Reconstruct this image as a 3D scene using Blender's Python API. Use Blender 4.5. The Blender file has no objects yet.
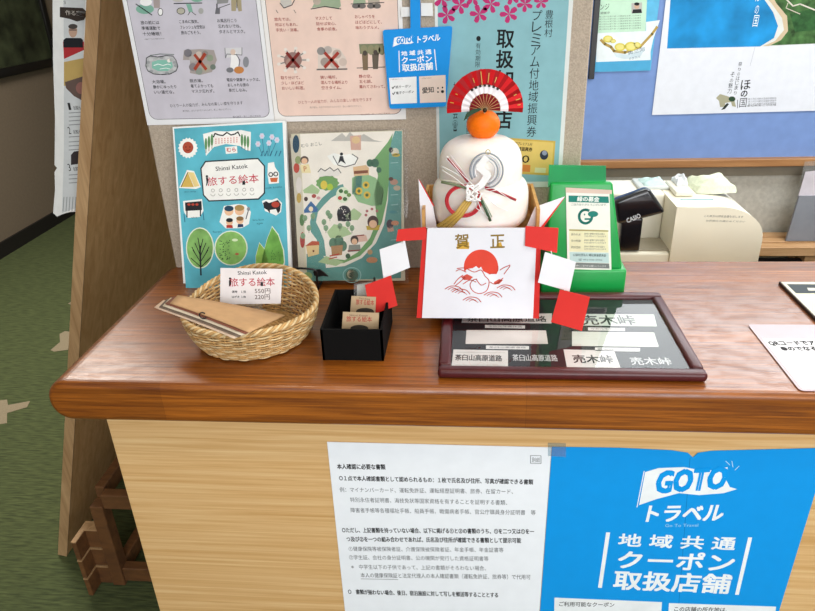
import bpy, bmesh, math, random
from mathutils import Vector, Matrix
random.seed(7)
S = bpy.context.scene
COL = S.collection
# ---------------------------------------------------------------- camera, world, light, exposure
FPX = 676.9
CR = Vector((0.99587406, 0.08371712, -0.03501851)); CU = Vector((-0.00544626, 0.44033925, 0.89781495)); CF = Vector((-0.09058251, 0.8939199, -0.43897838))
CP = Vector((0, 0, 1.40))
cam = bpy.data.cameras.new('camera'); cam.sensor_fit = 'HORIZONTAL'; cam.sensor_width = 36.0; cam.lens = FPX * 36.0 / 815; cam.clip_start = 0.02
co = bpy.data.objects.new('camera', cam); COL.objects.link(co)
m = Matrix.Identity(4)
for i in range(3):
    m[i][0] = CR[i]; m[i][1] = CU[i]; m[i][2] = -CF[i]; m[i][3] = CP[i]
co.matrix_world = m
S.camera = co
w = bpy.data.worlds.new('world'); S.world = w; w.use_nodes = True
w.node_tree.nodes['Background'].inputs[0].default_value = (0.80, 0.90, 1.0, 1); w.node_tree.nodes['Background'].inputs[1].default_value = 0.22
def area(name, loc, rot, sx, sy, power, col):
    l = bpy.data.lights.new(name, 'AREA'); l.shape = 'RECTANGLE'; l.size = sx; l.size_y = sy; l.energy = power; l.color = col
    o = bpy.data.objects.new(name, l); COL.objects.link(o); o.location = loc; o.rotation_euler = [math.radians(a) for a in rot]
    return o
area('entrance_daylight', (0.9, -1.6, 1.75), (82, 0, 6), 2.4, 1.5, 46, (0.97, 0.98, 1.0))
area('lobby_ceiling_light', (0.55, 0.15, 2.44), (0, 0, 0), 1.2, 0.5, 3, (1.0, 0.96, 0.90))
area('office_ceiling_light', (1.5, 1.2, 2.44), (0, 0, 0), 1.3, 0.45, 19, (0.95, 0.98, 1.0))
area('added_counter_glare_light', (1.25, 1.955, 1.75), (-84, 0, 0), 2.0, 0.6, 13, (0.95, 0.98, 1.0))  # added area light that makes the glare on the counter's right side
area('corridor_fill_light', (-1.7, 2.5, 2.44), (0, 0, 0), 0.9, 0.6, 36, (1.0, 0.94, 0.86))  # added fill to brighten the corridor wall and carpet
l = bpy.data.lights.new('downlight', 'SPOT'); l.energy = 9; l.spot_size = 1.2; l.spot_blend = 0.6; l.shadow_soft_size = 0.05; l.color = (1, 0.86, 0.68)
o = bpy.data.objects.new('downlight', l); COL.objects.link(o); o.location = (-0.38, 0.12, 2.44); o.rotation_euler = (math.radians(12), 0, 0)
S.view_settings.view_transform = 'Standard'; S.view_settings.look = 'None'; S.view_settings.gamma = 1; S.view_settings.use_curve_mapping = False
S.view_settings.exposure = 0.54

# ---------------------------------------------------------------- helpers
ZT = 0.947          # counter top height
def ray(x, y): return CR * ((x - 407.5) / FPX) - CU * ((y - 305.5) / FPX) + CF
def atY(x, y, Y): d = ray(x, y); return CP + d * (Y / d.y)
def atZ(x, y, Z): d = ray(x, y); return CP + d * ((Z - CP.z) / d.z)
def lin(h):
    h = h.lstrip('#'); out = []
    for i in (0, 2, 4):
        c = int(h[i:i + 2], 16) / 255
        out.append(c / 12.92 if c <= 0.04045 else ((c + 0.055) / 1.055) ** 2.4)
    return (*out, 1)
MATS = {}
def new_mat(name):
    mt = bpy.data.materials.new(name); mt.use_nodes = True
    nt = mt.node_tree; return mt, nt, nt.nodes['Principled BSDF']
def P(h, rough=0.6, var=0.05, scale=40, bump=0.0, **kw):
    """plain material: colour with slight procedural variation"""
    key = (h, rough, var, scale, bump, tuple(sorted(kw.items())))
    if key in MATS: return MATS[key]
    mt, nt, b = new_mat('mat_' + h.strip('#') + '_%d' % len(MATS))
    c = lin(h)
    tc = nt.nodes.new('ShaderNodeTexCoord'); n = nt.nodes.new('ShaderNodeTexNoise'); n.inputs['Scale'].default_value = scale; n.inputs['Detail'].default_value = 3
    nt.links.new(tc.outputs['Object'], n.inputs['Vector'])
    r = nt.nodes.new('ShaderNodeValToRGB'); nt.links.new(n.outputs['Fac'], r.inputs['Fac'])
    r.color_ramp.elements[0].position = 0.3; r.color_ramp.elements[1].position = 0.7
    r.color_ramp.elements[0].color = (*[v * (1 - var) for v in c[:3]], 1); r.color_ramp.elements[1].color = (*[min(1, v * (1 + var)) for v in c[:3]], 1)
    nt.links.new(r.outputs['Color'], b.inputs['Base Color']); b.inputs['Roughness'].default_value = rough
    if bump:
        bp = nt.nodes.new('ShaderNodeBump'); bp.inputs['Strength'].default_value = bump; bp.inputs['Distance'].default_value = 0.002
        nt.links.new(n.outputs['Fac'], bp.inputs['Height']); nt.links.new(bp.outputs['Normal'], b.inputs['Normal'])
    kw.setdefault('Specular_IOR_Level', 0.5 if rough < 0.5 else 0.22)
    for k, v in kw.items(): b.inputs[k.replace('_', ' ')].default_value = v
    MATS[key] = mt; return mt
def wood(name, c1, c2, stretch, rough=0.4, coat=0.0, planks=None, bump=0.05, c3=None):
    mt, nt, b = new_mat(name); L = nt.links.new
    tc = nt.nodes.new('ShaderNodeTexCoord'); mp = nt.nodes.new('ShaderNodeMapping'); mp.inputs['Scale'].default_value = stretch
    L(tc.outputs['Object'], mp.inputs['Vector'])
    n = nt.nodes.new('ShaderNodeTexNoise'); n.inputs['Scale'].default_value = 1; n.inputs['Detail'].default_value = 6; n.inputs['Roughness'].default_value = 0.62; n.inputs['Distortion'].default_value = 0.6
    L(mp.outputs[0], n.inputs['Vector'])
    r = nt.nodes.new('ShaderNodeValToRGB'); L(n.outputs['Fac'], r.inputs['Fac'])
    r.color_ramp.elements[0].position = 0.33; r.color_ramp.elements[1].position = 0.68
    r.color_ramp.elements[0].color = lin(c1); r.color_ramp.elements[1].color = lin(c2)
    if c3:
        e = r.color_ramp.elements.new(0.5); e.color = lin(c3)
    out = r.outputs['Color']
    if planks:
        bk = nt.nodes.new('ShaderNodeTexBrick'); L(tc.outputs['Object'], bk.inputs['Vector'])
        bk.inputs['Scale'].default_value = 1; bk.inputs['Brick Width'].default_value = planks[0]; bk.inputs['Row Height'].default_value = planks[1]
        bk.inputs['Mortar Size'].default_value = 0.0004; bk.inputs['Mortar Smooth'].default_value = 0.5
        bk.inputs['Color1'].default_value = (0.62, 0.58, 0.55, 1); bk.inputs['Color2'].default_value = (1.0, 1.0, 1.0, 1); bk.inputs['Mortar'].default_value = (0.45, 0.4, 0.36, 1)
        mx = nt.nodes.new('ShaderNodeMix'); mx.data_type = 'RGBA'; mx.blend_type = 'MULTIPLY'; mx.inputs['Factor'].default_value = planks[2]
        L(out, mx.inputs['A']); L(bk.outputs['Color'], mx.inputs['B']); out = mx.outputs['Result']
    L(out, b.inputs['Base Color']); b.inputs['Roughness'].default_value = rough
    if coat: b.inputs['Coat Weight'].default_value = coat; b.inputs['Coat Roughness'].default_value = 0.12
    bp = nt.nodes.new('ShaderNodeBump'); bp.inputs['Strength'].default_value = bump; bp.inputs['Distance'].default_value = 0.002
    L(n.outputs['Fac'], bp.inputs['Height']); L(bp.outputs['Normal'], b.inputs['Normal'])
    return mt
def glass(name, tint=(1, 1, 1, 1), rough=0.02, fac=0.0):
    """thin clear sheet: transparent with a fresnel sheen (fac: extra diffuse share)"""
    mt, nt, b = new_mat(name); L = nt.links.new
    tr = nt.nodes.new('ShaderNodeBsdfTransparent'); tr.inputs[0].default_value = tint
    gl = nt.nodes.new('ShaderNodeBsdfGlossy'); gl.inputs['Roughness'].default_value = rough
    n = nt.nodes.new('ShaderNodeTexNoise'); n.inputs['Scale'].default_value = 8
    lw = nt.nodes.new('ShaderNodeLayerWeight'); pw = nt.nodes.new('ShaderNodeMath'); pw.operation = 'POWER'; pw.inputs[1].default_value = 5
    fr = nt.nodes.new('ShaderNodeMath'); fr.operation = 'MULTIPLY_ADD'; fr.inputs[1].default_value = 0.9; fr.inputs[2].default_value = 0.05
    lw.inputs['Blend'].default_value = 0.5; L(lw.outputs['Facing'], pw.inputs[0]); L(pw.outputs[0], fr.inputs[0])
    mx = nt.nodes.new('ShaderNodeMixShader'); L(fr.outputs[0], mx.inputs[0]); L(tr.outputs[0], mx.inputs[1]); L(gl.outputs[0], mx.inputs[2])
    out = mx.outputs[0]
    if fac:
        df = nt.nodes.new('ShaderNodeBsdfDiffuse'); df.inputs[0].default_value = tint
        m2 = nt.nodes.new('ShaderNodeMixShader'); m2.inputs[0].default_value = fac; L(out, m2.inputs[1]); L(df.outputs[0], m2.inputs[2]); out = m2.outputs[0]
    L(out, nt.nodes['Material Output'].inputs['Surface'])
    return mt

ORIG = {}
def tag(o, label, cat, group=None):
    o['label'] = label; o['category'] = cat
    if group: o['group'] = group
    return o
def thing(name, label, cat, loc, group=None):
    o = bpy.data.objects.new(name, None); COL.objects.link(o); o.location = loc; o.empty_display_size = 0.05
    ORIG[o.name] = Vector(loc); return tag(o, label, cat, group)
class MB:
    """collects shapes in world coordinates, builds them as ONE mesh object"""
    def __init__(s): s.v = []; s.f = []; s.mi = []; s.sm = []; s.mats = []
    def slot(s, mt):
        if mt not in s.mats: s.mats.append(mt)
        return s.mats.index(mt)
    def add(s, vs, fs, mt, smooth=False):
        k = len(s.v); s.v += [Vector(p) for p in vs]; i = s.slot(mt)
        for f in fs: s.f.append([k + a for a in f]); s.mi.append(i); s.sm.append(smooth)
        return s
    def box(s, x0, x1, y0, y1, z0, z1, mt, bev=0.0, seg=3, M=None, smooth=None):
        bm = bmesh.new(); bmesh.ops.create_cube(bm, size=1)
        for v in bm.verts: v.co = Vector(((x0 + x1) / 2 + v.co.x * (x1 - x0), (y0 + y1) / 2 + v.co.y * (y1 - y0), (z0 + z1) / 2 + v.co.z * (z1 - z0)))
        if bev: bmesh.ops.bevel(bm, geom=bm.edges[:], offset=bev, segments=seg, profile=0.5, affect='EDGES')
        return s.bm(bm, mt, (bool(bev) and seg > 1) if smooth is None else smooth, M)
    def bm(s, bm, mt, smooth=False, M=None):
        bm.verts.index_update()
        vs = [(M @ v.co if M else v.co.copy()) for v in bm.verts]; fs = [[v.index for v in f.verts] for f in bm.faces]; bm.free()
        return s.add(vs, fs, mt, smooth)
    def tube(s, pts, r, mt, n=8, closed=False, caps=True):
        pts = [Vector(p) for p in pts]; N = len(pts); rs = r if isinstance(r, (list, tuple)) else [r] * N
        vs = []; fs = []; up = None
        for i, p in enumerate(pts):
            a = pts[(i - 1) % N] if (closed or i > 0) else p; b = pts[(i + 1) % N] if (closed or i < N - 1) else p
            t = (b - a); t = t.normalized() if t.length > 1e-9 else Vector((0, 0, 1))
            if up is None: up = Vector((0, 0, 1)) if abs(t.z) < 0.9 else Vector((1, 0, 0))
            sx = t.cross(up)
            if sx.length < 1e-6: sx = t.cross(Vector((0.3, 1, 0.2)))
            sx.normalize(); up2 = sx.cross(t).normalized(); up = up2
            for k in range(n):
                an = 2 * math.pi * k / n; vs.append(p + (sx * math.cos(an) + up2 * math.sin(an)) * rs[i])
        for i in range(N if closed else N - 1):
            j = (i + 1) % N
            for k in range(n): fs.append([i * n + k, i * n + (k + 1) % n, j * n + (k + 1) % n, j * n + k])
        if caps and not closed: fs.append(list(range(n))[::-1]); fs.append([(N - 1) * n + k for k in range(n)])
        return s.add(vs, fs, mt, True)
    def lathe(s, c, prof, mt, n=48, sx=1, sy=1, wob=None):
        vs = []; fs = []
        for (r, z) in prof:
            for k in range(n):
                a = 2 * math.pi * k / n; vs.append((c[0] + r * math.cos(a) * sx, c[1] + r * math.sin(a) * sy, c[2] + z))
        for i in range(len(prof) - 1):
            for k in range(n): fs.append([i * n + k, i * n + (k + 1) % n, (i + 1) * n + (k + 1) % n, (i + 1) * n + k])
        fs.append(list(range(n))[::-1]); fs.append([(len(prof) - 1) * n + k for k in range(n)])
        return s.add(vs, fs, mt, True)
    def slab(s, pts, nrm, th, mt, emt=None):
        """polygon given by 3D points, extruded by th against nrm"""
        pts = [Vector(p) for p in pts]; n = len(pts); d = Vector(nrm).normalized() * -th
        s.add(pts + [p + d for p in pts], [list(range(n)), list(range(2 * n - 1, n - 1, -1))], mt)
        k = len(s.v) - 2 * n; i = s.slot(emt or mt)
        for a in range(n):
            b = (a + 1) % n; s.f.append([k + a, k + n + a, k + n + b, k + b]); s.mi.append(i); s.sm.append(False)
        return s
    def build(s, name, parent=None, origin=None):
        root = parent
        while root is not None and root.parent is not None: root = root.parent
        if root is not None: og = ORIG[root.name]
        else:
            og = Vector(origin) if origin is not None else Vector(((min(v.x for v in s.v) + max(v.x for v in s.v)) / 2, (min(v.y for v in s.v) + max(v.y for v in s.v)) / 2, min(v.z for v in s.v)))
        me = bpy.data.meshes.new(name); me.from_pydata([v - og for v in s.v], [], s.f)
        for mt in s.mats: me.materials.append(mt)
        for p, i, q in zip(me.polygons, s.mi, s.sm): p.material_index = i; p.use_smooth = q
        bm = bmesh.new(); bm.from_mesh(me); bmesh.ops.recalc_face_normals(bm, faces=bm.faces[:]); bm.to_mesh(me); bm.free()
        o = bpy.data.objects.new(name, me); COL.objects.link(o)
        if parent is not None: o.parent = parent
        else: o.location = og; ORIG[o.name] = og
        return o
def struct(name, mb, parent=None, origin=None):
    o = mb.build(name, parent, origin)
    if parent is None: o['kind'] = 'structure'
    return o
# ---- printed matter: shapes and lettering lying on a flat sheet
GL = {}
def glyphs(txt, bold=0.0):
    k = (txt, bold)
    if k in GL: return GL[k]
    cu = bpy.data.curves.new('lettering', 'FONT'); cu.body = txt; cu.resolution_u = 2; cu.offset = bold; cu.fill_mode = 'FRONT'
    ob = bpy.data.objects.new('lettering', cu); COL.objects.link(ob)
    bpy.context.view_layer.update()
    me = ob.evaluated_get(bpy.context.evaluated_depsgraph_get()).to_mesh()
    vs = [(v.co.x, v.co.y) for v in me.vertices]; fs = [list(p.vertices) for p in me.polygons]
    ob.to_mesh_clear(); bpy.data.objects.remove(ob); bpy.data.curves.remove(cu)
    if not vs: vs = [(0, 0), (1, 0), (1, 1)]
    bb = (min(v[0] for v in vs), min(v[1] for v in vs), max(v[0] for v in vs), max(v[1] for v in vs))
    GL[k] = (vs, fs, bb); return GL[k]
class Sheet:
    """a flat sheet: o = a point on it, n = its normal towards the room, u = its horizontal"""
    EPS = 7e-5
    def __init__(s, o, n, u):
        s.o = Vector(o); s.n = Vector(n).normalized(); s.u = Vector(u).normalized(); s.w = s.n.cross(s.u).normalized(); s.mb = {}
    def p3(s, a, b, L=0): return s.o + s.u * a + s.w * b + s.n * (L * s.EPS)
    def uv(s, x, y):
        d = ray(x, y); t = (s.o - CP).dot(s.n) / d.dot(s.n); q = CP + d * t - s.o; return q.dot(s.u), q.dot(s.w)
    def px(s, x, y): return s.p3(*s.uv(x, y))
    def g(s, part):
        if part not in s.mb: s.mb[part] = MB()
        return s.mb[part]
    def polyuv(s, uvs, col, L=1, part='print', **k): s.g(part).add([s.p3(a, b, L) for a, b in uvs], [list(range(len(uvs)))], P(col, **k))
    def poly(s, pts, col, L=1, part='print', **k): s.polyuv([s.uv(*p) for p in pts], col, L, part, **k)
    def ell(s, cx, cy, rx, ry, col, L=1, part='print', n=22, a0=0, a1=360, wob=0):
        full = a1 - a0 >= 360
        pts = [(cx + rx * math.cos(math.radians(a0 + (a1 - a0) * i / n)) * (1 + wob * (i % 2)), cy + ry * math.sin(math.radians(a0 + (a1 - a0) * i / n)) * (1 + wob * (i % 2))) for i in range(n if full else n + 1)]
        s.poly(pts, col, L, part)
    def line(s, pts, wpx, col, L=2, part='print', closed=False):
        q = [Vector(s.uv(*p)) for p in pts]
        sc = (Vector(s.uv(pts[0][0] + 1, pts[0][1])) - q[0]).length; hw = wpx * sc / 2
        if closed: q = q + [q[0]]
        for a, b in zip(q, q[1:]):
            d = b - a
            if d.length < 1e-7: continue
            d.normalize(); e = Vector((-d.y, d.x)) * hw; a2 = a - d * hw * 0.5; b2 = b + d * hw * 0.5
            s.polyuv([a2 + e, a2 - e, b2 - e, b2 + e], col, L, part)
    def curve(s, pts, wpx, col, L=2, part='print', closed=False, n=4):
        N = len(pts); out = []
        for i in range(N if closed else N - 1):
            g = (lambda k: pts[k % N]) if closed else (lambda k: pts[min(max(k, 0), N - 1)])
            a, b, c, d = [Vector(g(i + k)) for k in (-1, 0, 1, 2)]
            for j in range(n):
                t = j / n; out.append(tuple(0.5 * (2 * b + (c - a) * t + (2 * a - 5 * b + 4 * c - d) * t * t + (3 * b - a - 3 * c + d) * t ** 3)))
        if not closed: out.append(pts[-1])
        s.line(out, wpx, col, L, part, closed)
    def arc(s, cx, cy, rx, ry, a0, a1, wpx, col, L=2, part='print', n=14):
        s.line([(cx + rx * math.cos(math.radians(a0 + (a1 - a0) * i / n)), cy + ry * math.sin(math.radians(a0 + (a1 - a0) * i / n))) for i in range(n + 1)], wpx, col, L, part)
    def rrect(s, a0, b0, a1, b1, r, col, L=1, part='print', n=5):
        pts = []
        for (ca, cb, st) in ((a1 - r, b1 - r, 0), (a0 + r, b1 - r, 90), (a0 + r, b0 + r, 180), (a1 - r, b0 + r, 270)):
            for i in range(n + 1): t = math.radians(st + 90 * i / n); pts.append((ca + r * math.cos(t), cb + r * math.sin(t)))
        s.polyuv(pts, col, L, part)
    def text(s, txt, p0, p1, h, col='#151515', L=3, bold=0.0, part='lettering', shear=0.0):
        vs, fs, (x0, y0, x1, y1) = glyphs(txt)
        a = Vector(s.uv(*p0)); b = Vector(s.uv(*p1)); up = Vector(s.uv(p0[0], p0[1] - h)); H = (up - a).length
        d = (b - a); W = d.length; d.normalize(); e = Vector((-d.y, d.x))
        if e.dot(up - a) < 0: e = -e
        sx = W / max(x1 - x0, 1e-6); sy = H / max(y1 - y0, 1e-6)
        out = []
        for (x, y) in vs:
            q = a + d * ((x - x0) * sx + (y - y0) * sy * shear) + e * ((y - y0) * sy); out.append(s.p3(q.x, q.y, L))
        if not bold: s.g(part).add(out, fs, P(col)); return
        k = bold * H * 0.85
        for j, (i1, i2) in enumerate(((-1, -1), (1, -1), (1, 1), (-1, 1))): s.g(part).add([v + (s.u * i1 + s.w * i2) * k + s.n * (j * s.EPS * .15) for v in out], fs, P(col))
    def vtext(s, txt, p0, p1, wpx, col='#151515', L=3, bold=0.0, part='lettering', fill=0.9):
        n = len(txt)
        for i, c in enumerate(txt):
            t0 = i / n; t1 = (i + fill) / n
            x0 = p0[0] + (p1[0] - p0[0]) * t1; y0 = p0[1] + (p1[1] - p0[1]) * t1; hh = (p1[1] - p0[1]) * (t1 - t0)
            small = c in 'のりャュョッ、'
            k = 0.75 if small else 1
            s.text(c, (x0 - wpx / 2 * k, y0), (x0 + wpx / 2 * k, y0), hh * k, col, L, bold, part)
    def build(s, parent):
        for k, mb in s.mb.items(): mb.build(k, parent)
def paper(name, label, cat, s, uvs, th, h, group=None, parent=None, rough=0.55, var=0.02, **k):
    """the sheet itself: a thin slab whose printed face lies in the plane of s"""
    mb = MB().slab([s.p3(a, b) for a, b in uvs], s.n, th, P(h, rough=rough, var=var, **k))
    o = mb.build(name, parent)
    if parent is None: tag(o, label, cat, group)
    return o
# ---------------------------------------------------------------- materials of the place
M_TOP = wood('lacquered_counter_wood', '#6b330a', '#ad621a', (6, 210, 210), rough=0.42, coat=0.6, planks=(0.46, 0.052, 0.55), bump=0.16, c3='#8c4c0f')
M_TOP.node_tree.nodes['Principled BSDF'].inputs['Coat Roughness'].default_value = 0.22
_nt = M_TOP.node_tree; _tc = _nt.nodes.new('ShaderNodeTexCoord'); _mp = _nt.nodes.new('ShaderNodeMapping'); _mp.inputs['Scale'].default_value = (34, 80, 80)
_n = _nt.nodes.new('ShaderNodeTexNoise'); _n.inputs['Scale'].default_value = 1; _n.inputs['Detail'].default_value = 7; _n.inputs['Roughness'].default_value = 0.7
_r = _nt.nodes.new('ShaderNodeMapRange'); _r.inputs['From Min'].default_value = 0.38; _r.inputs['From Max'].default_value = 0.58; _r.inputs['To Min'].default_value = 0.2; _r.inputs['To Max'].default_value = 0.75
_nt.links.new(_tc.outputs['Object'], _mp.inputs['Vector']); _nt.links.new(_mp.outputs[0], _n.inputs['Vector']); _nt.links.new(_n.outputs['Fac'], _r.inputs['Value']); _nt.links.new(_r.outputs[0], _nt.nodes['Principled BSDF'].inputs['Coat Weight'])
M_OAK = wood('pale_oak_veneer', '#cc9d60', '#e6c28c', (3, 120, 170), rough=0.5, bump=0.03, c3='#dbb078')
M_PLY = wood('brown_board', '#c4935c', '#dcb07a', (60, 60, 3), rough=0.6, bump=0.05)
M_EDGE = wood('light_board_edge', '#a98257', '#cfa97c', (60, 60, 4), rough=0.6)
M_RACK = wood('rack_wood', '#5e3c22', '#80552f', (12, 50, 30), rough=0.6)
M_RAIL = wood('rail_wood', '#9c6a3c', '#bd8a58', (3, 40, 40), rough=0.5)
M_SLAT = wood('slat_wood', '#b98a58', '#dcb184', (4, 40, 40), rough=0.55)
M_FRAME = P('#4a1216', 0.36, 0.15, 60)
def carpet():
    mt, nt, b = new_mat('green_carpet'); L = nt.links.new
    tc = nt.nodes.new('ShaderNodeTexCoord'); mp = nt.nodes.new('ShaderNodeMapping'); mp.inputs['Scale'].default_value = (22, 160, 1); mp.inputs['Rotation'].default_value = (0, 0, 0.5)
    L(tc.outputs['Object'], mp.inputs['Vector'])
    n = nt.nodes.new('ShaderNodeTexNoise'); n.inputs['Scale'].default_value = 1; n.inputs['Detail'].default_value = 4; L(mp.outputs[0], n.inputs['Vector'])
    r = nt.nodes.new('ShaderNodeValToRGB'); L(n.outputs['Fac'], r.inputs['Fac'])
    r.color_ramp.elements[0].position = 0.3; r.color_ramp.elements[1].position = 0.72
    r.color_ramp.elements[0].color = lin('#3a4427'); r.color_ramp.elements[1].color = lin('#5f6b40')
    L(r.outputs[0], b.inputs['Base Color']); b.inputs['Roughness'].default_value = 0.95
    bp = nt.nodes.new('ShaderNodeBump'); bp.inputs['Strength'].default_value = 0.5; bp.inputs['Distance'].default_value = 0.004
    L(n.outputs['Fac'], bp.inputs['Height']); L(bp.outputs[0], b.inputs['Normal'])
    return mt
M_CARPET = carpet()
M_WALL = P('#b3a594', 0.9, 0.16, 420, 0.5)
M_FAR = P('#c2bfb4', 0.9, 0.10, 90, 0.5)
M_TAUPE = P('#8c7d6b', 0.85, 0.04, 60)
M_CEIL = P('#d8d6d0', 0.9)
M_BASE = P('#2a2724', 0.6)

# ---------------------------------------------------------------- the setting
fl = struct('floor', MB().box(-2.85, 3.0, -2.6, 6.2, -0.06, 0, M_CARPET), origin=(0, 0, 0))
mf = MB()
zf = 0.0012
for pts in ([(50.5, 350), (60, 342), (59.5, 334), (65, 331), (72, 332), (73, 349), (54, 351.5)], [(68, 303.5), (75, 299.5), (75, 306)],
            [(-14, 402), (7, 399.5), (8, 405), (30, 401), (27, 407), (7, 413), (7, 423), (-14, 426)]):
    mf.slab([atZ(x, y, zf) for x, y in pts], (0, 0, 1), 0.001, P('#9c9078', 0.95, 0.1, 200))
struct('carpet_motif', mf, fl)
struct('ceiling', MB().box(-2.85, 3.0, -2.6, 6.2, 2.5, 2.56, M_CEIL))
struct('wall_left', MB().box(-2.85, -2.72, -2.6, 6.2, 0, 2.5, M_TAUPE))
struct('wall_far', MB().box(-2.72, -0.1, 6.08, 6.2, 0, 2.5, M_TAUPE))
struct('baseboard_left', MB().box(-2.72, -2.705, -2.6, 6.08, 0, 0.085, M_BASE))
struct('wall_right', MB().box(2.9, 3.0, -2.6, 6.2, 0, 2.5, M_FAR))
struct('wall_office', MB().box(-0.02, 2.9, 2.0, 2.1, 0, 2.5, M_FAR))
wf = struct('added_glare_window', (lambda m: [m.box(a, b, 1.972, 1.999, c, d, P('#c9c9c6', .5)) for a, b, c, d in ((.22, .25, 1.44, 2.08), (2.25, 2.28, 1.44, 2.08), (.25, 2.25, 1.44, 1.47), (.25, 2.25, 2.05, 2.08), (1.235, 1.265, 1.47, 2.05))] and m)(MB()))  # unseen window with pane, added around the counter glare light
struct('added_glare_window_pane', MB().box(.25, 2.25, 1.990, 1.994, 1.47, 2.05, P('#dfe8ee', .1)), wf)
struct('wall_counter', MB().box(-0.518, 0.173, 1.068, 1.19, ZT, 2.5, M_WALL, 0.002, 1))
struct('wall_divider', MB().box(-0.02, 0.08, 1.19, 2.0, 0, 2.5, M_FAR))

# picture on the corridor wall
t = thing('framed_picture', 'dark green picture in black frame on the corridor wall', 'picture', (-2.72, 4.2, 0.93))
y0, y1, z0, z1 = 3.55, 4.50, 0.945, 1.62
mb = MB()
for (a, b, c, d) in ((y0, y1, z0, z0 + .05), (y0, y1, z1 - .05, z1), (y0, y0 + .05, z0 + .05, z1 - .05), (y1 - .05, y1, z0 + .05, z1 - .05)): mb.box(-2.719, -2.69, a, b, c, d, P('#191715', 0.35), 0.004, 2)
mb.build('frame', t)
MB().box(-2.718, -2.705, y0 + .05, y1 - .05, z0 + .05, z1 - .05, P('#39402c', 0.4, 0.75, 9)).build('print', t)

# ---------------------------------------------------------------- counter
ct = thing('reception_counter', 'long reception counter with glossy brown wooden top and pale oak front', 'counter', (0.3, 0.9, 0))
mb = MB(); bm = bmesh.new()
x0, x1 = -0.546, 1.9; yf, zb = 0.693, 0.887
for zz in (zb, ZT):
    pass
plan = [(x0, yf), (x1, yf), (x1, 1.097), (0.173, 1.097), (0.173, 1.19), (-0.518, 1.19), (-0.518, 1.068), (x0, 1.068)]
vb = [bm.verts.new((x, y, zb)) for x, y in plan]; vt = [bm.verts.new((x, y, ZT)) for x, y in plan]
bm.faces.new(vt); bm.faces.new(vb[::-1])
for i in range(len(plan)): j = (i + 1) % len(plan); bm.faces.new((vb[i], vb[j], vt[j], vt[i]))
bm.edges.ensure_lookup_table()
def isf(e):
    a, b = e.verts[0].co, e.verts[1].co
    return abs(a.x - x0) < 1e-5 and abs(b.x - x0) < 1e-5 and abs(a.z - b.z) < 1e-5
bmesh.ops.bevel(bm, geom=[e for e in bm.edges if isf(e)], offset=0.0285, segments=9, profile=0.5, affect='EDGES')
bm.edges.ensure_lookup_table()
bmesh.ops.bevel(bm, geom=[e for e in bm.edges if all(abs(v.co.y - yf) < 1e-5 for v in e.verts)], offset=0.0085, segments=4, profile=0.5, affect='EDGES')
mb.bm(bm, M_TOP)
cto = mb.build('countertop', ct)
for p in cto.data.polygons: p.use_smooth = abs(p.normal.z) < 0.98 and p.area < 0.08
MB().box(-0.494, 1.9, 0.7246, 0.745, 0.0, zb, M_OAK, 0.0015, 1).build('front_panel', ct)
MB().box(-0.49, 1.9, 0.745, 1.09, 0.02, zb - .001, P('#4a3826', 0.7)).build('cabinet_body', ct)
MB().box(0.20, 0.60, 1.1, 1.64, 0.695, 0.72, M_OAK, 0.003, 1).build('staff_shelf', ct)
MB().box(0.25, 0.54, 1.13, 1.62, 0.0, 0.695, P('#4a3826', 0.7)).build('shelf_support', ct)

# ---------------------------------------------------------------- left of the counter
# leaning board: bottom at X=-1.12, leaning to +X
k = math.tan(math.radians(17.5)); th = 0.024; yA, yB = 1.278, 1.95
def bx(z): return -1.12 + k * z
t = thing('leaning_board', 'tall brown wooden board leaning beside the left end of the counter', 'board', (-1.1, 1.5, 0))
mb = MB(); zt = 1.95
vs = []
for (yy) in (yA + .004, yB):
    for (dx, z) in ((0.0, 0.008), (th, 0.0), (th, zt), (0.0, zt)): vs.append((bx(z) + dx, yy, z))
mb.add(vs, [[0, 1, 2, 3], [7, 6, 5, 4], [0, 4, 5, 1], [1, 5, 6, 2], [2, 6, 7, 3], [3, 7, 4, 0]], M_PLY)
mb.build('panel', t)
mb = MB(); vs = []
for yy in (yA, yA + .004):
    for (dx, z) in ((-0.001, 0.006), (th + .001, 0.0), (th + .001, zt), (-0.001, zt)): vs.append((bx(z) + dx, yy, z))
mb.add(vs, [[0, 1, 2, 3], [7, 6, 5, 4], [0, 4, 5, 1], [1, 5, 6, 2], [2, 6, 7, 3], [3, 7, 4, 0]], M_EDGE)
mb.build('edge_strip', t)
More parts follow.
